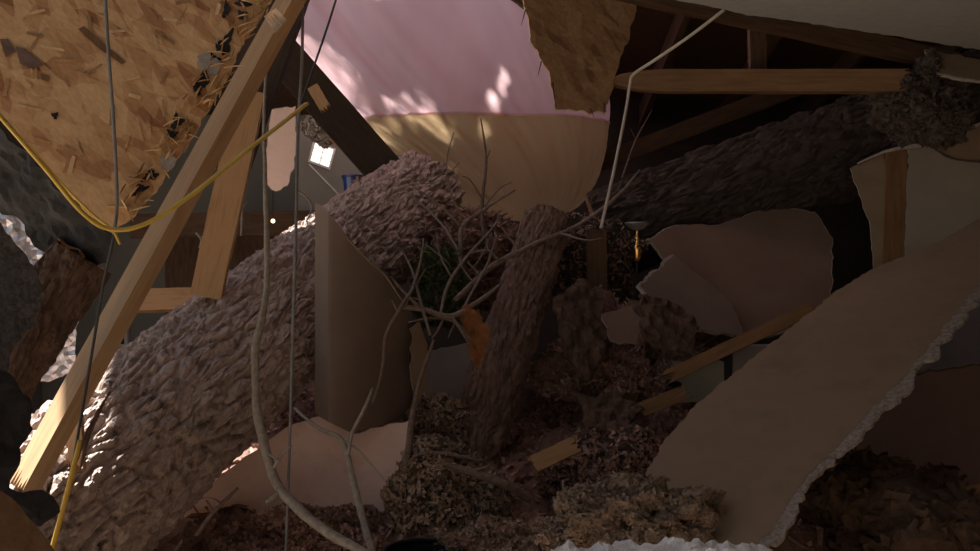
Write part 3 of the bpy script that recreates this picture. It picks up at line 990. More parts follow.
# loose insulation
clump('insulation_clump', 'tan loose insulation clump on the foot of the big drywall sheet', 'insulation', P(640, 517, 2.38), (0.20, 0.12, 0.085), 'insul_tan', 'insul_tan', 9000, 0.008, 81, 0.5, freq=4)
clump('insulation_spill', 'flat tan insulation spill left of the tan clump', 'insulation', P(578, 535, 2.42), (0.13, 0.1, 0.045), 'insul_tan', 'flake_mix', 5000, 0.008, 82, 0.5, freq=4)
clump('attic_insulation', 'grey fuzzy insulation hanging around the right end of the splintered joist', 'insulation', P(925, 108, 3.62), (0.155, 0.10, 0.15), 'insul_dark', 'insul_dark', 7000, 0.012, 83, 0.75, freq=3)
clump('bark_rubble', 'reddish rubble pile of bark between the leaning limb and drywall pieces', 'rubble', P(628, 395, 3.68), (0.34, 0.25, 0.30), 'debris_red', 'flake_red', 14000, 0.012, 84, 0.6, freq=5)
clump('bark_rubble', 'dark rubble pile below the drywall piece, right of the orange offcut', 'rubble', P(610, 470, 3.0), (0.22, 0.2, 0.13), 'bark_dark', 'flake_red', 6000, 0.012, 85, 0.4)

# bark slabs half buried in the rubble
def bark_slab(label, pxs, tri, seed, mat='felt_brown'):
    pl = plane3(*tri)
    V, Fc, mi = sheet_mesh(pxs, pl, 0.02, 0.010, 0.022, 0.014, sag(0.03, 5, seed, 0.025), seed)
    o = mesh_obj('bark_slab', V, Fc, mat)
    return tag(o, label, 'bark', 'bark slabs in the rubble')
bark_slab('reddish bark slab right beside the leaning limb', [(556, 300), (580, 280), (604, 300), (606, 350), (588, 380), (562, 360)], ((556, 300, 3.5), (606, 310, 3.52), (580, 380, 3.35)), 861)
bark_slab('bark slab under the small drywall flap', [(640, 292), (672, 300), (700, 330), (690, 352), (655, 345), (640, 325)], ((640, 295, 3.48), (700, 335, 3.45), (660, 350, 3.35)), 862)
bark_slab('bark slab lying above the orange offcut', [(575, 395), (620, 388), (642, 405), (628, 430), (590, 432)], ((575, 395, 3.25), (640, 400, 3.25), (600, 432, 3.1)), 863)
bark_slab('dark bark slab leaning below the long slanting lath', [(600, 430), (660, 425), (650, 470), (612, 476)], ((600, 430, 3.0), (660, 430, 3.0), (630, 476, 2.85)), 864)
board('hardboard_scrap', 'small tan scrap stuck upright in the reddish rubble', 'scrap', [(602, 314), (630, 306), (644, 322), (636, 344), (610, 342)], ((602, 314, 3.42), (644, 320, 3.42), (620, 344, 3.36)), face='dark_room_wall', seed=865, th=0.006, grow=0.0)

board('drywall_strip', 'torn strip of ceiling drywall drooping at the right edge above the insulation', 'drywall', [(926, 50), (960, 56), (1010, 64), (1010, 84), (968, 79), (944, 75), (930, 68)], ((926, 55, 3.62), (1005, 66, 3.62), (960, 80, 3.55)), face='paper_brown', seed=881, grow=0.012, gdir=(0, -1))

# ================================================================== CENTRE
# torn sheathing in front of the tarp
pl_o = plane3((560, 0, 3.75), (635, 0, 3.8), (580, 110, 3.7))
t = thing('torn_sheathing', 'ragged strand board piece hanging in front of the tarp, right of centre', 'strand board', on_plane(pl_o, 580, 112))
V, Fc, mi = sheet_mesh([(520, -60), (524, 0), (528, 18), (532, 42), (540, 58), (548, 72), (553, 90), (556, 108), (572, 110), (590, 112), (606, 112), (618, 70), (638, 5), (660, -60)], pl_o, 0.012, 0.014, 0.010, 0.06, sag(0.008, 2, 91), 91)
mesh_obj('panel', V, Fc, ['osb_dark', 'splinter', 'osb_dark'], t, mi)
for k, (a, b) in enumerate((((552, 82), (556, 111)), ((526, 10), (521, 26)), ((541, 62), (538, 76)), ((590, 108), (594, 117)), ((604, 104), (604, 116)))):
    q0, q1 = on_plane(pl_o, *a), on_plane(pl_o, *b)
    V, Fc = tube_vf([(*q0, .008), (*q1, .0015)], 6, 5, 0.4, 0.8, k)
    mesh_obj('splinter', V, Fc, 'dark_wood', t)
lumber('wood_cleat', 'small dark wood block at the top edge beside the torn strand board', 'wood block', P(505, -14, 3.9), P(528, 3, 3.9), 0.05, 0.04, 'dark_wood', (0, -1, 0), j1=0.02, seed=92)

# curved brown panel leaning on the trunk
def curved_panel():
    left = [(316, 205), (315, 250), (315, 300), (316, 350), (317, 400), (322, 418)]
    right = [(322, 203), (356, 243), (384, 274), (406, 306), (411, 360), (410, 405), (398, 420)]
    n, m = 40, 30
    L = spline([(a, b, 0, 0) for a, b in left], n)
    t_ = thing('bent_panel', 'bent brown hardboard panel standing upright against the trunk', 'panel', P(360, 428, 3.0))
    def surf(off):
        V = []
        for i in range(n):
            f = i / (n - 1)
            # top edge and bottom edge curves in pixels
            for j in range(m):
                s_ = j / (m - 1)
                top = np.interp(s_, [0, .08, .4, .7, 1], [203, 206, 243, 274, 308])
                bot = np.interp(s_, [0, .12, .35, .6, .85, 1], [414, 421, 432, 427, 421, 404])
                px = 315 + 96 * s_ + (2.5 * math.sin(f * 9) * s_)
                py = top + (bot - top) * f
                d = 2.9 + 0.10 * (s_ - 0.10) ** 2 * 4 + 0.05 * math.sin(f * 2.4) * s_ + (0.10 * (0.14 - s_) / 0.14 if s_ < 0.14 else 0) + off
                V.append(tuple(P(px, py, d)))
        return V
    A, B = surf(0), surf(0.008)
    N = n * m
    Fc = []
    for i in range(n - 1):
        for j in range(m - 1):
            a = i * m + j
            Fc.append((a, a + m, a + m + 1, a + 1))
    body = list(Fc) + [tuple(x + N for x in f[::-1]) for f in Fc]
    rim = [i * m for i in range(n)] + [(n - 1) * m + j for j in range(1, m)] + [i * m + m - 1 for i in range(n - 2, -1, -1)] + [j for j in range(m - 2, 0, -1)]
    for a, b in zip(rim, rim[1:] + rim[:1]):
        body.append((b, a, a + N, b + N))
    mesh_obj('face', A + B, body, 'paper_dark', t_, smooth=False)
    V, Fc = tube_vf([(*P(a, b, d), .006) for a, b, d in ((345, 236, 2.92), (365, 258, 2.93), (385, 276, 2.96), (404, 303, 2.98))], 24, 6, 0.5, 0.9, 4)
    mesh_obj('torn_edge', V, Fc, 'paper_brown', t_)
curved_panel()

# pink drywall on the ground
board('pink_drywall', 'pink drywall sheet lying on the rubble in front of the trunk', 'drywall',
      [(110, 580), (150, 535), (190, 500), (245, 458), (290, 424), (318, 415), (338, 420), (352, 433), (395, 422), (410, 420), (414, 470), (406, 524), (370, 530), (330, 560), (250, 600)],
      ((320, 415, 3.06), (160, 545, 2.84), (430, 520, 2.9)), face='pink_drywall', seed=101, grow=0.006, jag=0.006, bump=sag(0.03, 1.6, 101))
board('pink_flap', 'torn strip of pink drywall hanging from the rafter left of the tarp', 'drywall',
      [(272, 110), (296, 106), (296, 150), (288, 186), (276, 190), (265, 184), (266, 150)], ((272, 110, 3.9), (296, 110, 3.92), (276, 190, 3.9)), face='pink_drywall', seed=102, grow=0.004)
board('grey_board', 'grey flat panel behind the twigs left of the leaning limb', 'panel',
      [(421, 352), (452, 346), (482, 342), (486, 392), (470, 403), (424, 405)], ((421, 352, 3.45), (482, 345, 3.5), (450, 405, 3.35)), face='grey_panel', seed=103, grow=0.003)
board('pale_scrap', 'pale curled scrap hanging beside the bent brown panel', 'scrap',
      [(409, 330), (417, 322), (427, 350), (428, 385), (418, 404), (413, 385)], ((409, 330, 3.2), (428, 350, 3.25), (415, 404, 3.2)), face='paper_brown', th=0.004, seed=104, grow=0.0, bump=sag(0.03, 6, 104))
# rust-orange insulation scrap
pl_r = plane3((458, 305, 3.25), (490, 310, 3.25), (475, 365, 3.2))
V, Fc, mi = sheet_mesh([(456, 312), (468, 304), (482, 318), (489, 332), (487, 352), (480, 368), (471, 360), (466, 336)], pl_r, 0.006, 0.010, 0.012, 0.018, sag(0.03, 9, 105, 0.02), 105)
ob = mesh_obj('rust_scrap', V, Fc, 'rust_leaf', None, mi and [0] * len(mi))
tag(ob, 'ragged rust-orange scrap caught in the twigs beside the limb', 'scrap')

# debris on the pink drywall and in the lower middle
clump('bark_litter', 'reddish bark litter strewn over the lower part of the pink drywall', 'bark litter', P(310, 538, 2.76), (0.25, 0.15, 0.095), 'debris_red', 'flake_red', 12000, 0.011, 111, 0.5, freq=4)
clump('bark_litter', 'smaller bark litter heap at the bottom, left of the grey hanging branch', 'bark litter', P(240, 566, 2.66), (0.16, 0.12, 0.08), 'debris_red', 'flake_red', 5000, 0.011, 112, 0.5, freq=4)
clump('shredded_litter', 'tan shredded litter at the foot of the leaning limb', 'litter', P(448, 500, 2.85), (0.19, 0.18, 0.17), 'insul_dark', 'flake_mix', 11000, 0.011, 113, 0.45, freq=4)
clump('shredded_litter', 'grey shredded litter below the grey panel', 'litter', P(438, 428, 3.25), (0.13, 0.1, 0.10), 'insul_dark', 'flake_mix', 6000, 0.010, 114, 0.45, freq=4)
clump('shredded_litter', 'dark red litter at the bottom centre beside the plaster slab', 'litter', P(500, 548, 2.5), (0.17, 0.14, 0.06), 'debris_red', 'flake_mix', 6000, 0.010, 115, 0.5, freq=4)
clump('twig_litter', 'dark tangle of needles and litter under the sagging tarp', 'litter', P(478, 262, 4.0), (0.26, 0.18, 0.20), 'debris_red', 'flake_red', 8000, 0.010, 116, 0.5, freq=4, aspect=(2, 7))
clump('twig_litter', 'dark litter hanging right of the sagging tarp above the brass lamp', 'litter', P(590, 268, 4.05), (0.22, 0.15, 0.20), 'bark_dark', 'flake_red', 5000, 0.010, 117, 0.5, freq=4)

# black bucket rim at the bottom
bk = thing('bucket', 'black bucket with its rim just showing at the bottom edge', 'bucket', P(420, 610, 2.25))
V, Fc = [], []
cz = P(420, 564, 2.25)
for zz, rr in ((0.0, .105), (0.0, .118), (-0.02, .118), (-0.02, .108), (-0.2, .095), (-0.2, .085), (-0.01, .1)):
    for k in range(32):
        a = 2 * math.pi * k / 32
        V.append((cz.x + rr * math.cos(a), cz.y + 0.1 + rr * math.sin(a), cz.z + zz))
for i in range(6):
    for k in range(32):
        a, b = i * 32 + k, i * 32 + (k + 1) % 32
        Fc.append((a, b, b + 32, a + 32))
mesh_obj('body', V, Fc, 'black_plastic', bk, smooth=True)
V, Fc = tube_vf([(cz.x + .11 * math.cos(a), cz.y + .1 + .11 * math.sin(a), cz.z, .008) for a in np.linspace(0, 2 * math.pi, 30)], 60, 8)
mesh_obj('rim', V, Fc, 'black_plastic', bk, smooth=True)

# brass lamp stem
def lathe(prof, c, n=20):
    V, Fc = [], []
    for r, z in prof:
        for k in range(n):
            a = 2 * math.pi * k / n
            V.append((c[0] + r * math.cos(a), c[1] + r * math.sin(a), c[2] + z))
    for i in range(len(prof) - 1):
        for k in range(n):
            a, b = i * n + k, i * n + (k + 1) % n
            Fc.append((a, b, b + n, a + n))
    return V, Fc
c0 = P(637, 258, 3.72)
lp = thing('brass_lamp', 'slim brass lamp stem with a shallow cup, standing in the dark', 'lamp', c0 - Vector((0, 0, 0.4)))
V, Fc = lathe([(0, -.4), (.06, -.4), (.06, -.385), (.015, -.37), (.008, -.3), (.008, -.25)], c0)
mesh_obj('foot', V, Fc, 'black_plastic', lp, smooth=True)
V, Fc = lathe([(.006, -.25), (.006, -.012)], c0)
mesh_obj('pole', V, Fc, 'black_plastic', lp, smooth=True)  # pole and foot coloured black, standing for a stem lost in shade
V, Fc = lathe([(.008, -.012), (.016, 0), (.016, .04), (.018, .045), (.010, .05), (.007, .08), (.013, .085), (.007, .092), (.006, .12), (.010, .125)], c0)
mesh_obj('stem', V, Fc, 'brass', lp, smooth=True)
V, Fc = lathe([(.004, .12), (.03, .128), (.052, .15), (.055, .155), (.05, .15), (.028, .132), (.0, .13)], c0)
mesh_obj('cup', V, Fc, 'galvanised', lp, smooth=True)
lumber('dark_post', 'dark reddish post standing left of the brass lamp', 'post', P(598, 330, 3.66), P(597, 225, 3.75), 0.085, 0.05, 'dark_wood', (0, -1, 0), j1=0.05, seed=121)

# bare branches over the rubble
branch('bare_branch', 'forked bare branch rising in front of the yellow tarp band', [(452, 300, 3.6, .012), (460, 262, 3.6, .010), (462, 228, 3.62, .009), (480, 212, 3.65, .007), (515, 190, 3.7, .004)],
       [[(462, 228, 3.62, .006), (440, 205, 3.6, .004), (416, 188, 3.6, .003)], [(456, 275, 3.6, .006), (445, 260, 3.55, .004), (425, 244, 3.55, .003)], [(463, 220, 3.62, .005), (450, 190, 3.62, .004), (447, 160, 3.65, .003), (454, 132, 3.68, .002)],
        [(449, 178, 3.63, .003), (438, 166, 3.63, .002), (434, 162, 3.63, .0015)], [(450, 172, 3.63, .003), (460, 162, 3.63, .002)], [(455, 285, 3.6, .006), (478, 262, 3.6, .004), (492, 232, 3.62, .003)]], mat='twig_mid', seed=131)
branch('bare_branch', 'thin upright twig standing before the middle of the tarp', [(484, 240, 3.75, .009), (482, 205, 3.75, .008), (486, 160, 3.78, .006), (481, 118, 3.8, .003)],
       [[(483, 200, 3.75, .005), (470, 180, 3.75, .003), (462, 176, 3.75, .002)], [(485, 165, 3.78, .004), (490, 150, 3.78, .002)], [(482, 210, 3.75, .005), (498, 190, 3.72, .003), (512, 182, 3.72, .002)]], seed=132)
branch('bare_branch', 'long bare branch sweeping from the dark trunk down to the rubble centre', [(640, 170, 3.8, .004), (618, 195, 3.75, .006), (580, 224, 3.7, .008), (530, 246, 3.6, .010), (490, 268, 3.5, .012), (455, 300, 3.4, .013)],
       [[(560, 233, 3.66, .006), (585, 240, 3.6, .004), (602, 238, 3.6, .002)], [(520, 250, 3.6, .007), (505, 232, 3.6, .004), (498, 215, 3.6, .002)], [(500, 262, 3.5, .007), (488, 248, 3.5, .004), (486, 228, 3.5, .002)], [(480, 276, 3.48, .007), (468, 262, 3.46, .004)]], mat='twig_mid', seed=133)
branch('bare_branch', 'tangled bare branch lying across the twigs above the grey panel', [(398, 306, 3.15, .010), (425, 310, 3.18, .011), (452, 316, 3.22, .011), (480, 300, 3.3, .009), (500, 285, 3.35, .006)],
       [[(420, 309, 3.18, .007), (402, 290, 3.12, .005), (392, 278, 3.1, .003)], [(405, 306, 3.15, .007), (418, 272, 3.2, .005), (424, 240, 3.25, .003)], [(452, 316, 3.22, .007), (462, 332, 3.2, .005), (470, 346, 3.2, .003)], [(445, 314, 3.22, .006), (438, 330, 3.2, .004), (432, 338, 3.2, .003)]], mat='twig_mid', seed=134)
branch('bare_branch', 'thin branch bowing down over the bent brown panel', [(412, 290, 2.98, .006), (398, 312, 2.92, .007), (386, 335, 2.9, .007), (382, 372, 2.88, .006), (372, 405, 2.86, .004)],
       [[(398, 312, 2.92, .005), (392, 300, 2.92, .003)]], seed=135)
branch('bare_branch', 'upright bare stem left of the shredded litter', [(398, 545, 2.72, .016), (404, 500, 2.78, .015), (408, 460, 2.82, .013), (412, 420, 2.86, .011), (420, 380, 2.9, .008), (434, 340, 2.95, .005)],
       [[(406, 470, 2.82, .010), (420, 454, 2.8, .009), (450, 455, 2.78, .008), (485, 462, 2.76, .004)], [(404, 500, 2.78, .010), (416, 480, 2.8, .008), (424, 440, 2.85, .005)]], 'twig_bark', seed=136)
branch('bare_branch', 'pale broken branch pointing right across the litter', [(440, 463, 2.72, .006), (470, 472, 2.7, .013), (505, 484, 2.68, .014), (530, 500, 2.7, .010)],
       [[(470, 472, 2.7, .006), (490, 466, 2.68, .003)]], 'twig_bark', seed=137)
branch('bare_branch', 'pale grey branch hanging from above and curving along the bottom left', [(268, 30, 2.75, .004), (264, 120, 2.72, .005), (266, 215, 2.66, .008), (266, 290, 2.6, .010), (256, 350, 2.52, .012), (258, 415, 2.45, .013), (272, 472, 2.38, .014), (296, 506, 2.32, .014), (330, 533, 2.26, .013), (372, 556, 2.2, .012)],
       [[(272, 470, 2.38, .006), (284, 452, 2.38, .004), (292, 446, 2.38, .002)], [(266, 452, 2.4, .004), (280, 462, 2.36, .002)], [(280, 492, 2.35, .009), (272, 498, 2.33, .007), (266, 502, 2.33, .005)]], 'twig_pale', n=80, seed=138)
branch('bare_branch', 'thin grey branch rising from the bottom bucket and forking', [(372, 552, 2.24, .010), (362, 515, 2.34, .010), (352, 475, 2.42, .010), (342, 440, 2.5, .007), (318, 428, 2.56, .006), (294, 408, 2.62, .004)],
       [[(348, 455, 2.46, .007), (352, 432, 2.5, .006), (366, 405, 2.55, .006), (372, 388, 2.6, .003)], [(340, 439, 2.5, .004), (360, 452, 2.46, .003), (384, 480, 2.4, .002)], [(320, 430, 2.56, .003), (306, 418, 2.6, .002)]], 'twig_pale', seed=139)
branch('bare_branch', 'small forked twig sticking out of the bark litter at the bottom left', [(196, 535, 2.36, .006), (214, 512, 2.38, .006), (238, 488, 2.42, .004)],
       [[(214, 512, 2.38, .004), (206, 500, 2.38, .002)], [(222, 504, 2.39, .004), (210, 498, 2.36, .002), (190, 500, 2.36, .0015)]], 'twig_bark', seed=140)
branch('bare_branch', 'short stub twig standing in the dark litter near the bottom centre', [(566, 512, 2.5, .004), (564, 495, 2.5, .004), (563, 480, 2.5, .002)], [[(564, 500, 2.5, .002), (580, 503, 2.48, .0015), (600, 500, 2.46, .001)]], 'twig_pale', seed=141)
branch('bare_branch', 'thin twig rising in the dark right of the tarp', [(622, 178, 3.9, .004), (636, 140, 3.95, .004), (652, 110, 4.0, .002)], [[(636, 140, 3.95, .002), (630, 128, 3.95, .0015)]], 'twig_bark', seed=142)

for k, (rows, tw, lab) in enumerate((
    ([(440, 318, 3.3, .008), (448, 285, 3.36, .007), (466, 258, 3.42, .006), (494, 226, 3.5, .004), (500, 210, 3.52, .002)], [[(452, 278, 3.37, .004), (440, 255, 3.4, .003), (436, 232, 3.42, .002)], [(470, 253, 3.43, .004), (486, 250, 3.43, .003), (496, 254, 3.43, .002)]], 'thin branch of the tangle reaching up to the tarp bottom'),
    ([(462, 312, 3.3, .007), (476, 285, 3.38, .006), (488, 262, 3.44, .005), (497, 234, 3.5, .003)], [[(476, 285, 3.38, .004), (464, 270, 3.38, .003), (458, 258, 3.4, .002)], [(484, 270, 3.42, .003), (500, 262, 3.42, .002)]], 'thin branch of the tangle leaning over the rust scrap'),
    ([(430, 335, 3.12, .006), (420, 300, 3.18, .006), (412, 270, 3.22, .005), (402, 250, 3.25, .003)], [[(416, 285, 3.2, .003), (426, 268, 3.22, .002)], [(420, 300, 3.18, .003), (406, 296, 3.15, .002)]], 'thin branch of the tangle standing beside the bent panel top'),
    ([(470, 340, 3.2, .006), (455, 322, 3.22, .006), (432, 318, 3.2, .005), (408, 322, 3.15, .003)], [[(455, 322, 3.22, .003), (448, 338, 3.18, .002)], [(440, 319, 3.2, .003), (430, 306, 3.2, .002)]], 'low crosswise branch of the tangle above the grey board'),
    ([(414, 198, 3.75, .003), (432, 214, 3.7, .005), (450, 236, 3.62, .006), (462, 262, 3.55, .007)], [[(432, 214, 3.7, .003), (434, 200, 3.7, .002)], [(444, 228, 3.65, .003), (430, 230, 3.62, .002)]], 'thin branch of the tangle slanting off the upper trunk end'))):
    branch('bare_branch', lab, rows, tw, 'twig_mid', 24, 150 + k)
clump('needle_tuft', 'dark green needle tuft behind the tangled branches', 'needles', P(436, 288, 3.62), (0.10, 0.08, 0.15), 'bark_dark', 'needles', 3500, 0.008, 160, 0.5, freq=4, aspect=(3, 9))

# ================================================================== CABLES
cable('white_cable', 'thin pale cable hanging from the torn ceiling past the splintered joist', [(724, 10, 3.2, .0065), (690, 36, 3.25, .0065), (655, 60, 3.35, .0065), (634, 74, 3.5, .0065), (630, 84, 3.55, .0065), (626, 110, 3.55, .0065), (615, 165, 3.5, .0065), (601, 228, 3.45, .0065)], 'white_jacket', n=60)
cable('dark_wire', 'thin dark wire running down across the left part of the tarp', [(342, -20, 3.0, .004), (328, 25, 2.98, .004), (314, 66, 2.95, .004), (300, 106, 2.9, .004)], 'black_jacket')
cable('dark_wire', 'long dark twisted wire hanging down left of the bent panel', [(303, -30, 2.65, .004), (302, 60, 2.62, .005), (298, 130, 2.6, .005), (296, 230, 2.55, .005), (293, 330, 2.5, .005), (290, 430, 2.45, .004), (287, 520, 2.4, .004), (285, 570, 2.38, .004)], 'grey_jacket', n=80)

# ================================================================== LEFT SIDE
# collapsed roof sheathing
pl_s = plane3((0, 110, 1.95), (105, 225, 1.95), (275, 0, 2.25))
t = thing('sheathing_sheet', 'large strand board roof sheet hanging at upper left with a shredded edge', 'strand board', on_plane(pl_s, 105, 228))
V, Fc, mi = sheet_mesh([(-170, -80), (-60, -110), (120, -110), (330, -75), (268, 4), (246, 38), (228, 74), (212, 104), (190, 138), (162, 182), (135, 214), (112, 230), (100, 226), (60, 184), (30, 148), (0, 116), (-90, 40)],
                       pl_s, 0.012, 0.012, 0.004, 0.05, sag(0.006, 2, 201, 0.0), 201)
mesh_obj('panel', V, Fc, ['osb', 'splinter', 'osb'], t, mi)
# shredded strands along its broken edge, and black patches painted for the dark holes
RRs = random.Random(5)
edge_px = [(272, 2), (246, 40), (226, 78), (210, 106), (188, 140), (160, 184), (134, 214)]
for k in range(120):
    f = RRs.random() * (len(edge_px) - 1.001)
    i = int(f)
    a, b = edge_px[i], edge_px[i + 1]
    fx = f - i
    ex, ey = a[0] + (b[0] - a[0]) * fx, a[1] + (b[1] - a[1]) * fx
    off = RRs.uniform(-26, 4)
    q = on_plane(pl_s, ex + off, ey + off * 0.25)
    u, v = frame_of(pl_s)[1:3]
    ang = math.radians(RRs.gauss(55, 30))
    dd = (u * math.cos(ang) + v * math.sin(ang) + pl_s[1] * RRs.uniform(-0.1, 0.35)).normalized() * RRs.uniform(0.02, 0.055)
    q = q + pl_s[1] * RRs.uniform(0.002, 0.012)
    V, Fc = tube_vf([(*(q - dd / 2), RRs.uniform(.0015, .004)), (*(q + pl_s[1] * 0.004), RRs.uniform(.003, .006)), (*(q + dd / 2), .001)], 5, 4, 0.35, 0, k)
    mesh_obj('strand', V, Fc, 'splinter' if k % 3 else 'lumber', t)
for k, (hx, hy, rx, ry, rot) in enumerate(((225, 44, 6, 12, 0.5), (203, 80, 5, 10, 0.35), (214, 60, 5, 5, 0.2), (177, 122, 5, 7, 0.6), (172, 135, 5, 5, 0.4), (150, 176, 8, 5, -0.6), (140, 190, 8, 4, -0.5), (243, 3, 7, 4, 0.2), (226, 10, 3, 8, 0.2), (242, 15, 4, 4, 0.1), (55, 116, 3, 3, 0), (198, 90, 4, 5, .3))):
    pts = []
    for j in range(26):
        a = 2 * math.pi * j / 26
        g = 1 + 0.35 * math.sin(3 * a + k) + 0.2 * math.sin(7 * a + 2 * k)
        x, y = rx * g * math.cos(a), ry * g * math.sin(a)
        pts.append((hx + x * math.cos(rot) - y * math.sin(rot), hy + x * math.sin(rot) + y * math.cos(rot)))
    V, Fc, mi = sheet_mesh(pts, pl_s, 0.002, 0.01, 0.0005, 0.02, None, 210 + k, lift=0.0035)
    mesh_obj('painted_hole', V, Fc, 'felt', t)
for k, (x, y) in enumerate(((214, 68), (168, 162), (205, 62))):
    V, Fc, mi = sheet_mesh([(x - 8, y - 4), (x + 2, y - 8), (x + 9, y - 1), (x + 3, y + 8), (x - 6, y + 7)], pl_s, 0.006, 0.005, 0.004, 0.01, sag(.004, 20, k), 230 + k, lift=0.008)
    mesh_obj('lint_tuft', V, Fc, 'gypsum', t)
# the long dark strand and the dark chip that stand out on the board
for pts, m in (([(78, 30), (84, 27), (104, 44), (126, 63), (122, 65), (100, 50)], 'lumber_old'), ([(16, 47), (26, 50), (44, 66), (30, 69), (20, 64)], 'bark_red'), ([(0, 40), (8, 40), (16, 52), (6, 58)], 'bark_red'), ([(40, 74), (49, 76), (49, 83), (42, 80)], 'lumber_old')):
    V, Fc, mi = sheet_mesh(pts, pl_s, 0.0008, 0.01, 0.001, 0.05, None, 777, lift=0.004)
    mesh_obj('flake', V, Fc, m, t)
# a few proud surface strands of the board
for k in range(60):
    x, y = RRs.uniform(2, 250), RRs.uniform(2, 200)
    if y > 211 - max(0, (x - 105)) * 1.33 or y > 100 + x * 1.0:
        continue
    a = RRs.uniform(0, math.pi)
    l, w = RRs.uniform(5, 13), RRs.uniform(0.8, 2.4)
    c, s_ = math.cos(a), math.sin(a)
    pts = [(x + c * l - s_ * w * .9, y + s_ * l + c * w * .7), (x + c * l * .9 + s_ * w, y + s_ * l * .9 - c * w), (x - c * l + s_ * w * .9, y - s_ * l - c * w * .6), (x - c * l * .95 - s_ * w, y - s_ * l * .95 + c * w)]
    V, Fc, mi = sheet_mesh(pts, pl_s, 0.0008, 0.01, 0.0012, 0.05, None, 240 + k, lift=0.0032)
    mesh_obj('flake', V, Fc, RRs.choice(['lumber', 'heartwood', 'osb', 'osb', 'splinter', 'lumber']), t)

# long broken stud
lumber('long_stud', 'long stud slanting down beside the strand board, its broken foot in sunlight', 'stud', P(14, 488, 2.12), P(300, -30, 2.62), 0.125, 0.04, 'stud_wood', (-0.68, -0.66, 0.38), j0=0.05, seed=301)
lumber('hanging_stud', 'upright board hanging behind the long stud', 'stud', P(205, 297, 2.95), P(250, 90, 3.0), 0.105, 0.04, 'lumber', (0.1, -1, 0), seed=302)
lumber('dark_truss', 'dark truss board at the top between the long stud and the tarp', 'truss', P(222, 170, 3.05), P(300, -50, 3.15), 0.17, 0.04, 'darker_wood', (0, -1, 0), seed=303)
lumber('hip_rafter', 'dark rafter running down along the left edge of the tarp', 'rafter', P(238, 3, 4.1), P(392, 178, 4.25), 0.185, 0.05, 'darker_wood', (0, -1, 0.2), j1=0.08, seed=304)
lumber('rafter_stub', 'short orange wood stub below the dark rafter left of the tarp', 'wood stub', P(312, 86, 3.9), P(326, 110, 3.9), 0.05, 0.03, 'lumber', (0, -1, 0), j1=0.03, seed=305)
# connector plate with its punched ribs
pl_g = plane3((262, 14, 2.35), (280, 8, 2.37), (270, 30, 2.35))
gp = thing('connector_plate', 'grey metal truss connector plate at the top of the long stud', 'metal plate', on_plane(pl_g, 272, 32))
V, Fc, mi = sheet_mesh([(264, 16), (276, 8), (287, 20), (275, 33)], pl_g, 0.002, 0.02, 0.0, 0.1, None, 1)
mesh_obj('plate', V, Fc, 'galvanised', gp)
for k in range(3):
    a, b = on_plane(pl_g, 268 + k * 3, 18 - k * 2), on_plane(pl_g, 276 + k * 3, 27 - k * 2)
    V, Fc = tube_vf([(*a, .0025), (*b, .0025)], 3, 6)
    mesh_obj('rib', V, Fc, 'galvanised', gp)

# yellow cable
cable('yellow_cable', 'flat yellow electrical cable looping under the strand board', [(-40, 70, 1.72, .010), (0, 116, 1.74, .010), (45, 168, 1.78, .0105), (82, 212, 1.82, .0105), (110, 229, 1.85, .0105), (145, 224, 1.88, .0105), (190, 196, 1.94, .0105), (240, 156, 2.05, .0105), (285, 121, 2.2, .0105), (306, 104, 2.3, .0105)], 'yellow_jacket', flat=0.5, n=90)
cable('yellow_cable', 'second strand of yellow cable tight along the sheet edge, ending in a drip loop', [(30, 146, 1.80, .004), (60, 182, 1.84, .005), (92, 214, 1.87, .005), (112, 230, 1.88, .006), (120, 244, 1.88, .005)], 'yellow_jacket', flat=0.6)
cable('yellow_cable', 'short yellow cable at the bottom left in front of the trunk', [(80, 440, 1.85, .006), (72, 474, 1.83, .008), (64, 505, 1.82, .008), (52, 550, 1.8, .008)], 'yellow_jacket', flat=0.6)
cable('grey_cable', 'grey cable hanging down the face of the large strand board', [(104, -20, 1.86, .004), (109, 60, 1.86, .004), (114, 130, 1.87, .004), (117, 200, 1.88, .004), (114, 235, 1.88, .004)], 'grey_jacket')
cable('dark_wire', 'thin dark wire hanging from the sheet corner past the long stud', [(114, 235, 1.88, .003), (104, 280, 1.9, .0035), (94, 340, 1.9, .0035), (84, 400, 1.88, .0035), (72, 470, 1.84, .003)], 'black_jacket')

# dark felt, log and shingle pieces at the left edge
def crumple(name, label, cat, pxs, tri, mat, seed, amp=0.03, fine=0.02, fx=4, jag=0.012, th=0.004, mats=None):
    pl = plane3(*tri)
    V, Fc, mi = sheet_mesh(pxs, pl, th, 0.012, jag, 0.016, sag(amp, fx, seed, fine), seed)
    o = mesh_obj(name, V, Fc, mats or mat, None, mi if mats else None)
    return tag(o, label, cat)
crumple('roofing_felt', 'crumpled black roofing felt under the lower edge of the large strand board', 'roofing felt', [(-60, 60), (0, 124), (40, 164), (80, 206), (108, 236), (104, 262), (80, 272), (62, 268), (40, 250), (20, 222), (0, 206), (-60, 180)],
        ((0, 130, 2.02), (105, 235, 2.02), (30, 230, 2.1)), 'felt', 401)
crumple('roofing_felt', 'dark shingle scrap at the left edge below the bright gap', 'shingle', [(-60, 205), (0, 226), (14, 240), (28, 258), (44, 285), (30, 330), (10, 350), (0, 390), (-60, 400)], ((0, 240, 1.9), (35, 290, 1.95), (0, 380, 1.85)), 'shingle', 402, 0.02, 0.015)
crumple('roofing_felt', 'black torn felt hanging low at the left edge, left of the sunlit stud foot', 'roofing felt', [(-60, 360), (0, 372), (24, 392), (34, 408), (30, 440), (14, 470), (12, 486), (52, 498), (58, 512), (40, 526), (20, 520), (-60, 480)], ((0, 380, 1.75), (30, 410, 1.78), (30, 515, 1.72)), 'felt', 403, 0.015, 0.012)
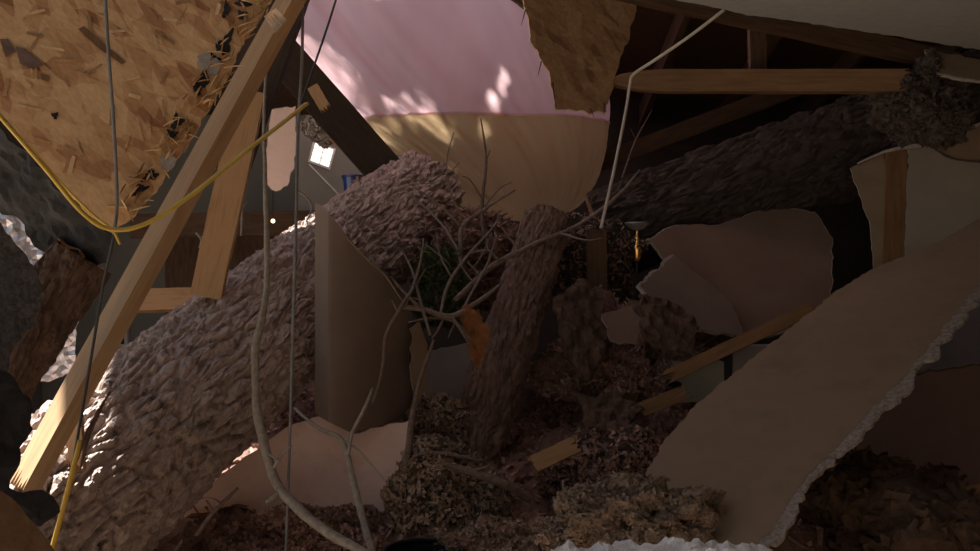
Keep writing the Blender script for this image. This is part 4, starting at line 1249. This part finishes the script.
log('broken_log', 'short brown broken log end at the left edge below the strand board', tuple(P(-12, 392, 2.02)), tuple(P(84, 258, 2.1)), 0.085, 0.065, 130, 90, 404, 'felt_brown', 'log', plate=0.03, relief=0.009, lump=0.1)
crumple('foil_sheet', 'bright crinkled foil-faced sheet glimpsed through gaps at the left edge', 'foil sheet', [(-60, 200), (10, 200), (60, 260), (78, 320), (72, 372), (40, 384), (20, 384), (-60, 330)], ((0, 220, 3.0), (70, 330, 3.1), (30, 380, 3.0)), 'foil', 405, 0.02, 0.02, 7)
board('plywood_corner', 'brown board corner in the bottom left corner', 'board', [(-60, 470), (0, 490), (20, 508), (42, 534), (58, 556), (80, 620), (-60, 620)], ((0, 495, 1.5), (55, 550, 1.5), (0, 600, 1.4)), face='lumber_old', core='lumber_old', back='lumber_old', seed=406, grow=0.0, jag=0.003)
# splinters leaning on the trunk
lumber('wood_splinter', 'pale split wood sliver standing against the trunk beside the stud foot', 'splinter', P(76, 472, 2.26), P(72, 392, 2.32), 0.045, 0.012, 'lumber', (-0.2, -1, 0), j0=0.05, j1=0.09, seed=411)
for k, (a, b, l) in enumerate((((76, 462, 2.1), (110, 392, 2.3), 'thicker of two reddish sticks leaning over the trunk near the stud foot'), ((80, 470, 2.12), (104, 402, 2.28), 'thinner of two reddish sticks leaning over the trunk near the stud foot'))):
    V, Fc = tube_vf([(*P(*a), .004 - k * .001), (*P((a[0] + b[0]) / 2 - 3, (a[1] + b[1]) / 2, (a[2] + b[2]) / 2), .005 - k * .001), (*P(*b), .003)], 14, 6, 1, .5, k)
    tag(mesh_obj('stick', V, Fc, 'bark_red', None, smooth=True), l, 'stick')

# ---------------------------------------------------------------- the far room behind the trunk
lumber('fallen_plank', 'orange-brown plank lying level in the room behind the trunk', 'plank', P(118, 300, 4.6), P(262, 296, 4.75), 0.125, 0.05, 'lumber', (0, -1, 0.35), seed=501)
lumber('dark_beam', 'dark level beam crossing the far grey wall', 'beam', P(130, 226, 5.6), P(330, 222, 5.7), 0.16, 0.06, 'dark_wood', (0, -1, 0), seed=502)
board('dark_wall_panel', 'flat dark panel in front of the far wall, below the dark beam', 'panel', [(165, 232), (330, 232), (330, 490), (165, 490)], ((165, 240, 5.9), (330, 240, 6.0), (240, 320, 5.9)), face='dark_wood', core='dark_wood', back='dark_wood', seed=503, grow=0, jag=0.001)  # flat panel gives this part of the far wall a darker tone
fr = thing('picture_frame', 'small pale frame with a black centre on the far wall', 'frame', P(120, 347, 6.58))
x0, x1 = P(112, 0, 6.58).x, P(129, 0, 6.58).x
z0, z1 = P(0, 347, 6.58).z, P(0, 324, 6.58).z
b_ = 0.024
for q in (box_vf(x0, x1, 6.55, 6.59, z1 - b_, z1), box_vf(x0, x1, 6.55, 6.59, z0, z0 + b_), box_vf(x0, x0 + b_, 6.55, 6.59, z0 + b_, z1 - b_), box_vf(x1 - b_, x1, 6.55, 6.59, z0 + b_, z1 - b_)):
    mesh_obj('frame_bar', *q, 'frame_white', fr)
mesh_obj('backing', *box_vf(x0 + b_, x1 - b_, 6.57, 6.595, z0 + b_, z1 - b_), 'black_plastic', fr)
# tilted gable piece with the little bright window
pl_k = plane3((300, 130, 5.9), (350, 140, 5.95), (320, 200, 5.85))
gw = thing('tilted_gable', 'tilted grey wall piece with a small bright window left of the tarp', 'wall piece', on_plane(pl_k, 322, 205))
V, Fc, mi = sheet_mesh([(296, 128), (330, 118), (366, 150), (372, 205), (296, 212)], pl_k, 0.02, 0.05, 0.01, 0.2, None, 511)
mesh_obj('panel', V, Fc, 'grey_wall', gw)
wp = [(315, 143), (334, 150), (329, 168), (310, 161)]
def lerp2(a, b, f):
    return (a[0] + (b[0] - a[0]) * f, a[1] + (b[1] - a[1]) * f)
for i in range(2):
    for j in range(3):
        def wpt(u, v):
            return lerp2(lerp2(wp[0], wp[1], u), lerp2(wp[3], wp[2], u), v)
        u0, u1, v0, v1 = i / 2 + .03, (i + 1) / 2 - .03, j / 3 + .025, (j + 1) / 3 - .025
        V, Fc, mi = sheet_mesh([wpt(u0, v0), wpt(u1, v0), wpt(u1, v1), wpt(u0, v1)], pl_k, 0.004, 0.2, 0, 1, None, 1, lift=0.012)
        mesh_obj('pane', V, Fc, 'window_glow', gw)
V, Fc, mi = sheet_mesh([(313, 141), (336, 149), (330, 170), (308, 162)], pl_k, 0.01, 0.2, 0, 1, None, 1, lift=0.008)
mesh_obj('window_frame', V, Fc, 'frame_white', gw)
V, Fc = tube_vf([(*on_plane(pl_k, 309, 164), .006), (*on_plane(pl_k, 340, 196), .006)], 4, 6)
mesh_obj('wire', V, Fc, 'galvanised', gw)
bl = thing('blue_tub', 'dark blue plastic tub at the trunk top left of the tarp', 'tub', P(354, 196, 4.75))
cc = P(354, 196, 4.75)
V, Fc = lathe([(0, 0), (.045, 0), (.055, .02), (.06, .08), (.065, .10), (.065, .108), (.058, .108), (.05, .03), (0, .02)], cc)
mesh_obj('body', V, Fc, 'blue_plastic', bl, smooth=True)
V, Fc = lathe([(.066, .100), (.070, .102), (.070, .112), (.064, .114), (.064, .100)], cc)
mesh_obj('rim', V, Fc, 'blue_plastic', bl, smooth=True)
clump('insulation_tuft', 'grey insulation tuft above the little bright window', 'insulation', P(322, 128, 4.7), (0.085, 0.05, 0.07), 'insul_grey', 'gypsum', 2500, 0.010, 521, 0.5)
clump('trunk_top_litter', 'reddish bark litter piled around the upper end of the trunk', 'bark litter', P(398, 205, 4.35), (0.2, 0.15, 0.2), 'debris_red', 'flake_red', 8000, 0.012, 522, 0.4)
lumber('orange_stick', 'short orange stick beside the little bright window', 'stick', P(330, 136, 4.6), P(346, 152, 4.6), 0.03, 0.02, 'lumber', (0, -1, 0), j0=0.01, seed=523)
V, Fc = lathe([(0, -.014), (.010, -.010), (.014, 0), (.010, .010), (0, .014)], P(273, 221, 5.5), 12)
lb = thing('lamp_bulb', 'tiny lit bulb hanging in the dark far room', 'bulb', P(273, 221, 5.5))
mesh_obj('glass', V, Fc, 'bulb', lb, smooth=True)
V, Fc = tube_vf([(*P(273, 219, 5.5), .004), (*P(273, 170, 5.5), .003)], 6, 6)
mesh_obj('cord', V, Fc, 'black_jacket', lb)
for k, (rows, tw, lab) in enumerate((
    ([(238, 198, 3.3, .005), (242, 215, 3.3, .006), (241, 236, 3.3, .003)], [[(242, 208, 3.3, .004), (248, 202, 3.3, .002)], [(241, 206, 3.3, .004), (233, 203, 3.3, .002)]], 'pale dangling root beside the hanging board, upper one'),
    ([(196, 233, 3.3, .004), (201, 240, 3.3, .004), (199, 248, 3.3, .002)], [[(200, 238, 3.3, .003), (206, 234, 3.3, .002)]], 'pale small root left of the hanging board'),
    ([(224, 266, 3.3, .005), (236, 276, 3.3, .005), (256, 280, 3.3, .003)], [[(232, 273, 3.3, .003), (226, 280, 3.3, .002)]], 'pale root curling right of the hanging board, lower one'),
    ([(296, 190, 3.35, .005), (305, 196, 3.35, .005), (312, 208, 3.35, .004), (306, 222, 3.35, .003)], [[(304, 196, 3.35, .003), (314, 194, 3.35, .002)]], 'pale hooked root left of the bent panel top'))):
    branch('dangling_root', lab, rows, tw, 'twig_pale', 16, 530 + k, 'root')
